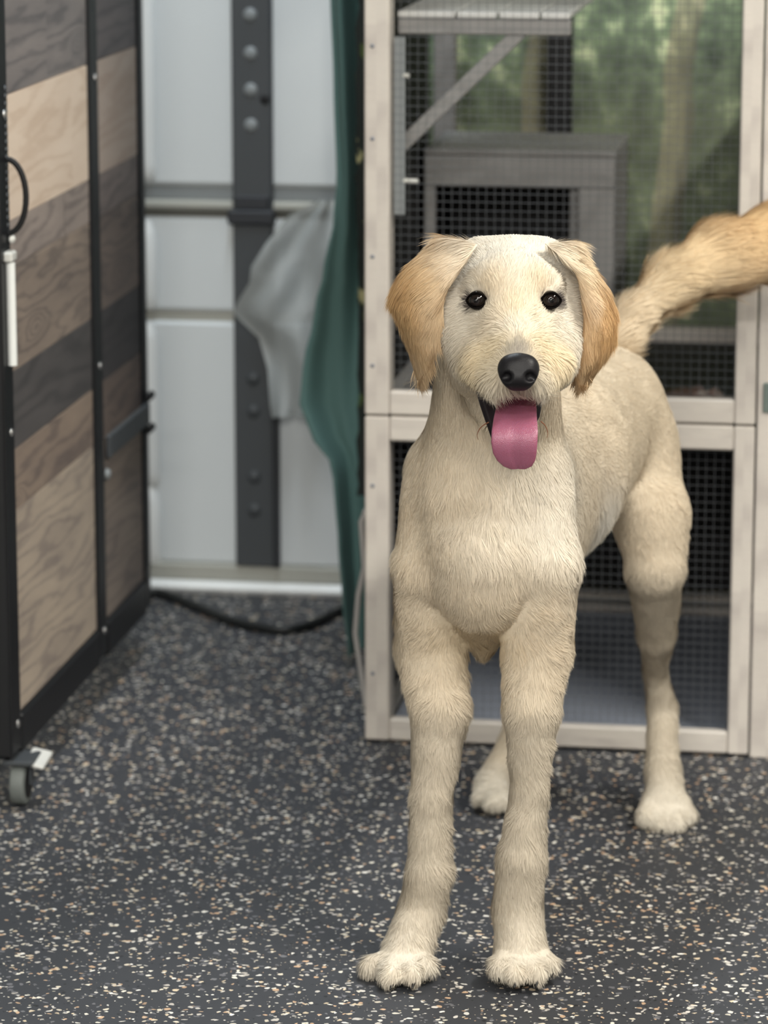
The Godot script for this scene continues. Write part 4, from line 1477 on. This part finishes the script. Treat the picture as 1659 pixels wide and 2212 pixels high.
func flap(list: Array, thick: float, seg: int) -> Array:
	# a soft flap: rows of [left px, y, d, right px, y, d, bulge]; returns surface arrays (vertices, indices, normals)
	var vs := PackedVector3Array()
	var rows := []
	var n := list.size()
	for i in (n - 1) * 3 + 1:
		var t := i / 3.0
		var k := mini(int(t), n - 2)
		var row := []
		for j in 7:
			row.append(cubic_interpolate(list[k][j], list[k + 1][j], list[maxi(k - 1, 0)][j], list[mini(k + 2, n - 1)][j], t - k))
		rows.append(row)
	var ring := seg * 2
	var eye := Vector3(0, EYE_H, 0)
	var cens := PackedVector3Array()
	for r in rows:
		var a := P(r[0], r[1], r[2])
		var b := P(r[3], r[4], r[5])
		var m := (a + b) * 0.5
		var fw := (eye - m).normalized()
		cens.append(m)
		for j in ring:
			var an := TAU * j / ring
			var x := cos(an)
			var z := sin(an)
			var p: Vector3 = m + (b - a) * 0.5 * x + fw * (z * thick * sqrt(maxf(0.0, 1.0 - 0.5 * x * x)) + r[6] * (1.0 - x * x))
			vs.append(p)
	var tris := PackedInt32Array()
	var nr := rows.size()
	for i in nr - 1:
		for j in ring:
			var a := i * ring + j
			var b := i * ring + (j + 1) % ring
			for t in [[a, b, b + ring], [a, b + ring, a + ring]]:
				var va := vs[t[0]]
				var nn := (vs[t[1]] - va).cross(vs[t[2]] - va)
				if nn.dot(va + vs[t[1]] + vs[t[2]] - (cens[i] + cens[i + 1]) * 1.5) > 0.0:
					tris.append_array([t[0], t[2], t[1]])
				else:
					tris.append_array(t)
	for e in [0, nr - 1]:
		var ci := vs.size()
		vs.append(cens[e])
		for j in ring:
			var a: int = e * ring + j
			var b: int = e * ring + (j + 1) % ring
			var nn := (vs[a] - vs[ci]).cross(vs[b] - vs[ci])
			var out := cens[e] - cens[1 if e == 0 else nr - 2]
			tris.append_array([ci, b, a] if nn.dot(out) > 0.0 else [ci, a, b])
	return [vs, tris, DogMesh.normals(vs, tris)]

func ears(dg: Node3D, W: Color, C: Color, G: Color, A: Color, cm: Material) -> void:
	var e1 := flap([
		[955, 508, 4.10, 1032, 528, 4.07, 0.0], [922, 538, 4.10, 1000, 578, 4.058, 0.006], [880, 580, 4.10, 968, 625, 4.058, 0.012], [853, 625, 4.105, 955, 675, 4.06, 0.014],
		[862, 680, 4.11, 945, 725, 4.065, 0.012], [882, 740, 4.11, 935, 770, 4.075, 0.010], [896, 792, 4.11, 920, 802, 4.085, 0.006], [903, 814, 4.11, 911, 816, 4.09, 0.002]], 0.006, 9)
	var c1 := anchors([
		[985, 535, 4.06, -0.9, 0.4, 0, 18, 0.12, W, 0.04], [940, 550, 4.06, -1, 0.55, 0, 28, 0.16, Color(0.72, 0.50, 0.26), 0.04], [880, 600, 4.06, -1, 0.6, 0, 34, 0.22, G, 0.05], [955, 640, 4.04, -0.4, 1, 0, 30, 0.2, Color(0.70, 0.58, 0.42), 0.03],
		[870, 660, 4.07, -0.25, 1, 0, 34, 0.2, Color(0.60, 0.40, 0.20), 0.05], [935, 710, 4.05, -0.3, 1, 0, 34, 0.2, Color(0.66, 0.52, 0.36), 0.035], [900, 740, 4.07, 0.2, 1, 0, 30, 0.2, Color(0.57, 0.39, 0.215), 0.05], [912, 800, 4.08, 0.0, 1, 0, 24, 0.2, Color(0.66, 0.52, 0.35), 0.04]])
	var k1 := c1.sample(e1[0])
	var o1 := put("ear", mesh_of(e1[0], e1[1], e1[2], k1[3]), cm, dg)
	put("fur", fur(e1, k1, 1300000.0, 0.00036, 0.35, 0.25), cm, o1).set_meta("kind", "stuff")
	var e2 := flap([
		[1176, 526, 4.075, 1246, 520, 4.10, 0.0], [1212, 556, 4.064, 1274, 568, 4.10, 0.006], [1242, 590, 4.062, 1302, 610, 4.10, 0.010], [1256, 640, 4.058, 1322, 660, 4.105, 0.012],
		[1262, 690, 4.06, 1326, 710, 4.11, 0.012], [1256, 745, 4.065, 1312, 760, 4.11, 0.010], [1244, 780, 4.07, 1290, 795, 4.11, 0.008], [1244, 812, 4.08, 1268, 820, 4.10, 0.003], [1251, 826, 4.085, 1259, 829, 4.095, 0.0]], 0.006, 9)
	var c2 := anchors([
		[1215, 535, 4.05, 0.7, 0.6, 0, 18, 0.12, W, 0.04], [1255, 560, 4.06, 0.8, 0.7, 0, 26, 0.16, Color(0.73, 0.58, 0.38), 0.04], [1252, 640, 4.04, 0.35, 1, 0, 28, 0.2, W, 0.03], [1300, 640, 4.06, 0.6, 1, 0, 32, 0.22, G, 0.04],
		[1315, 720, 4.07, 0.1, 1, 0, 34, 0.2, G, 0.05], [1262, 725, 4.04, 0.25, 1, 0, 32, 0.2, Color(0.66, 0.53, 0.38), 0.03], [1285, 785, 4.07, -0.4, 1, 0, 28, 0.2, Color(0.60, 0.42, 0.245), 0.05], [1252, 812, 4.07, 0.0, 1, 0, 22, 0.2, Color(0.52, 0.39, 0.25), 0.04]])
	var k2 := c2.sample(e2[0])
	var o2 := put("ear", mesh_of(e2[0], e2[1], e2[2], k2[3]), cm, dg)
	put("fur", fur(e2, k2, 1300000.0, 0.00036, 0.35, 0.25), cm, o2).set_meta("kind", "stuff")

func tail(dg: Node3D, C: Color, B: Color, G: Color, A: Color, cm: Material) -> void:
	var f := Field.new(P(1400, 640, 4.95) - Vector3(0.2, 0.2, 0.25), P(1700, 560, 4.95) + Vector3(0.2, 0.25, 0.25), 0.006)
	capsules(f, [[1335, 745, 4.86, 46, 1362, 690, 4.88, 44, 0.02], [1362, 690, 4.88, 44, 1440, 614, 4.92, 56, 0.02], [1440, 614, 4.92, 56, 1545, 560, 4.95, 74, 0.02], [1545, 560, 4.95, 74, 1660, 528, 4.97, 80, 0.02], [1660, 528, 4.97, 80, 1790, 560, 4.97, 50, 0.02]], 0.0065, Vector3.ZERO)
	var s := f.surface(2)
	var c := anchors([
		[1370, 640, 4.86, 0.6, -0.8, 0.1, 26, 0.22, C, 0.08], [1380, 715, 4.86, 0.8, -0.2, 0, 28, 0.28, C, 0.06], [1440, 565, 4.88, 0.9, -0.6, 0, 38, 0.2, B, 0.09], [1450, 612, 4.85, 1, -0.2, 0, 44, 0.2, B, 0.09],
		[1450, 655, 4.88, 0.95, 0.25, 0, 54, 0.28, Color(0.68, 0.55, 0.39), 0.09], [1540, 490, 4.90, 1, -0.4, 0, 42, 0.2, G, 0.1], [1540, 555, 4.87, 1, -0.1, 0, 50, 0.2, B, 0.1], [1550, 625, 4.9, 0.95, 0.3, 0, 62, 0.3, Color(0.70, 0.59, 0.45), 0.1],
		[1660, 460, 4.93, 1, -0.05, 0, 46, 0.2, Color(0.70, 0.48, 0.24), 0.1], [1660, 530, 4.9, 1, 0.1, 0, 52, 0.2, Color(0.70, 0.48, 0.24), 0.1], [1660, 600, 4.92, 0.95, 0.3, 0, 60, 0.3, A, 0.1]])
	var k := c.sample(s[0])
	var o := put("tail", mesh_of(s[0], s[1], s[2], k[3]), cm, dg)
	put("fur", fur(s, k, 560000.0, 0.0006, 0.45, 0.15), cm, o).set_meta("kind", "stuff")
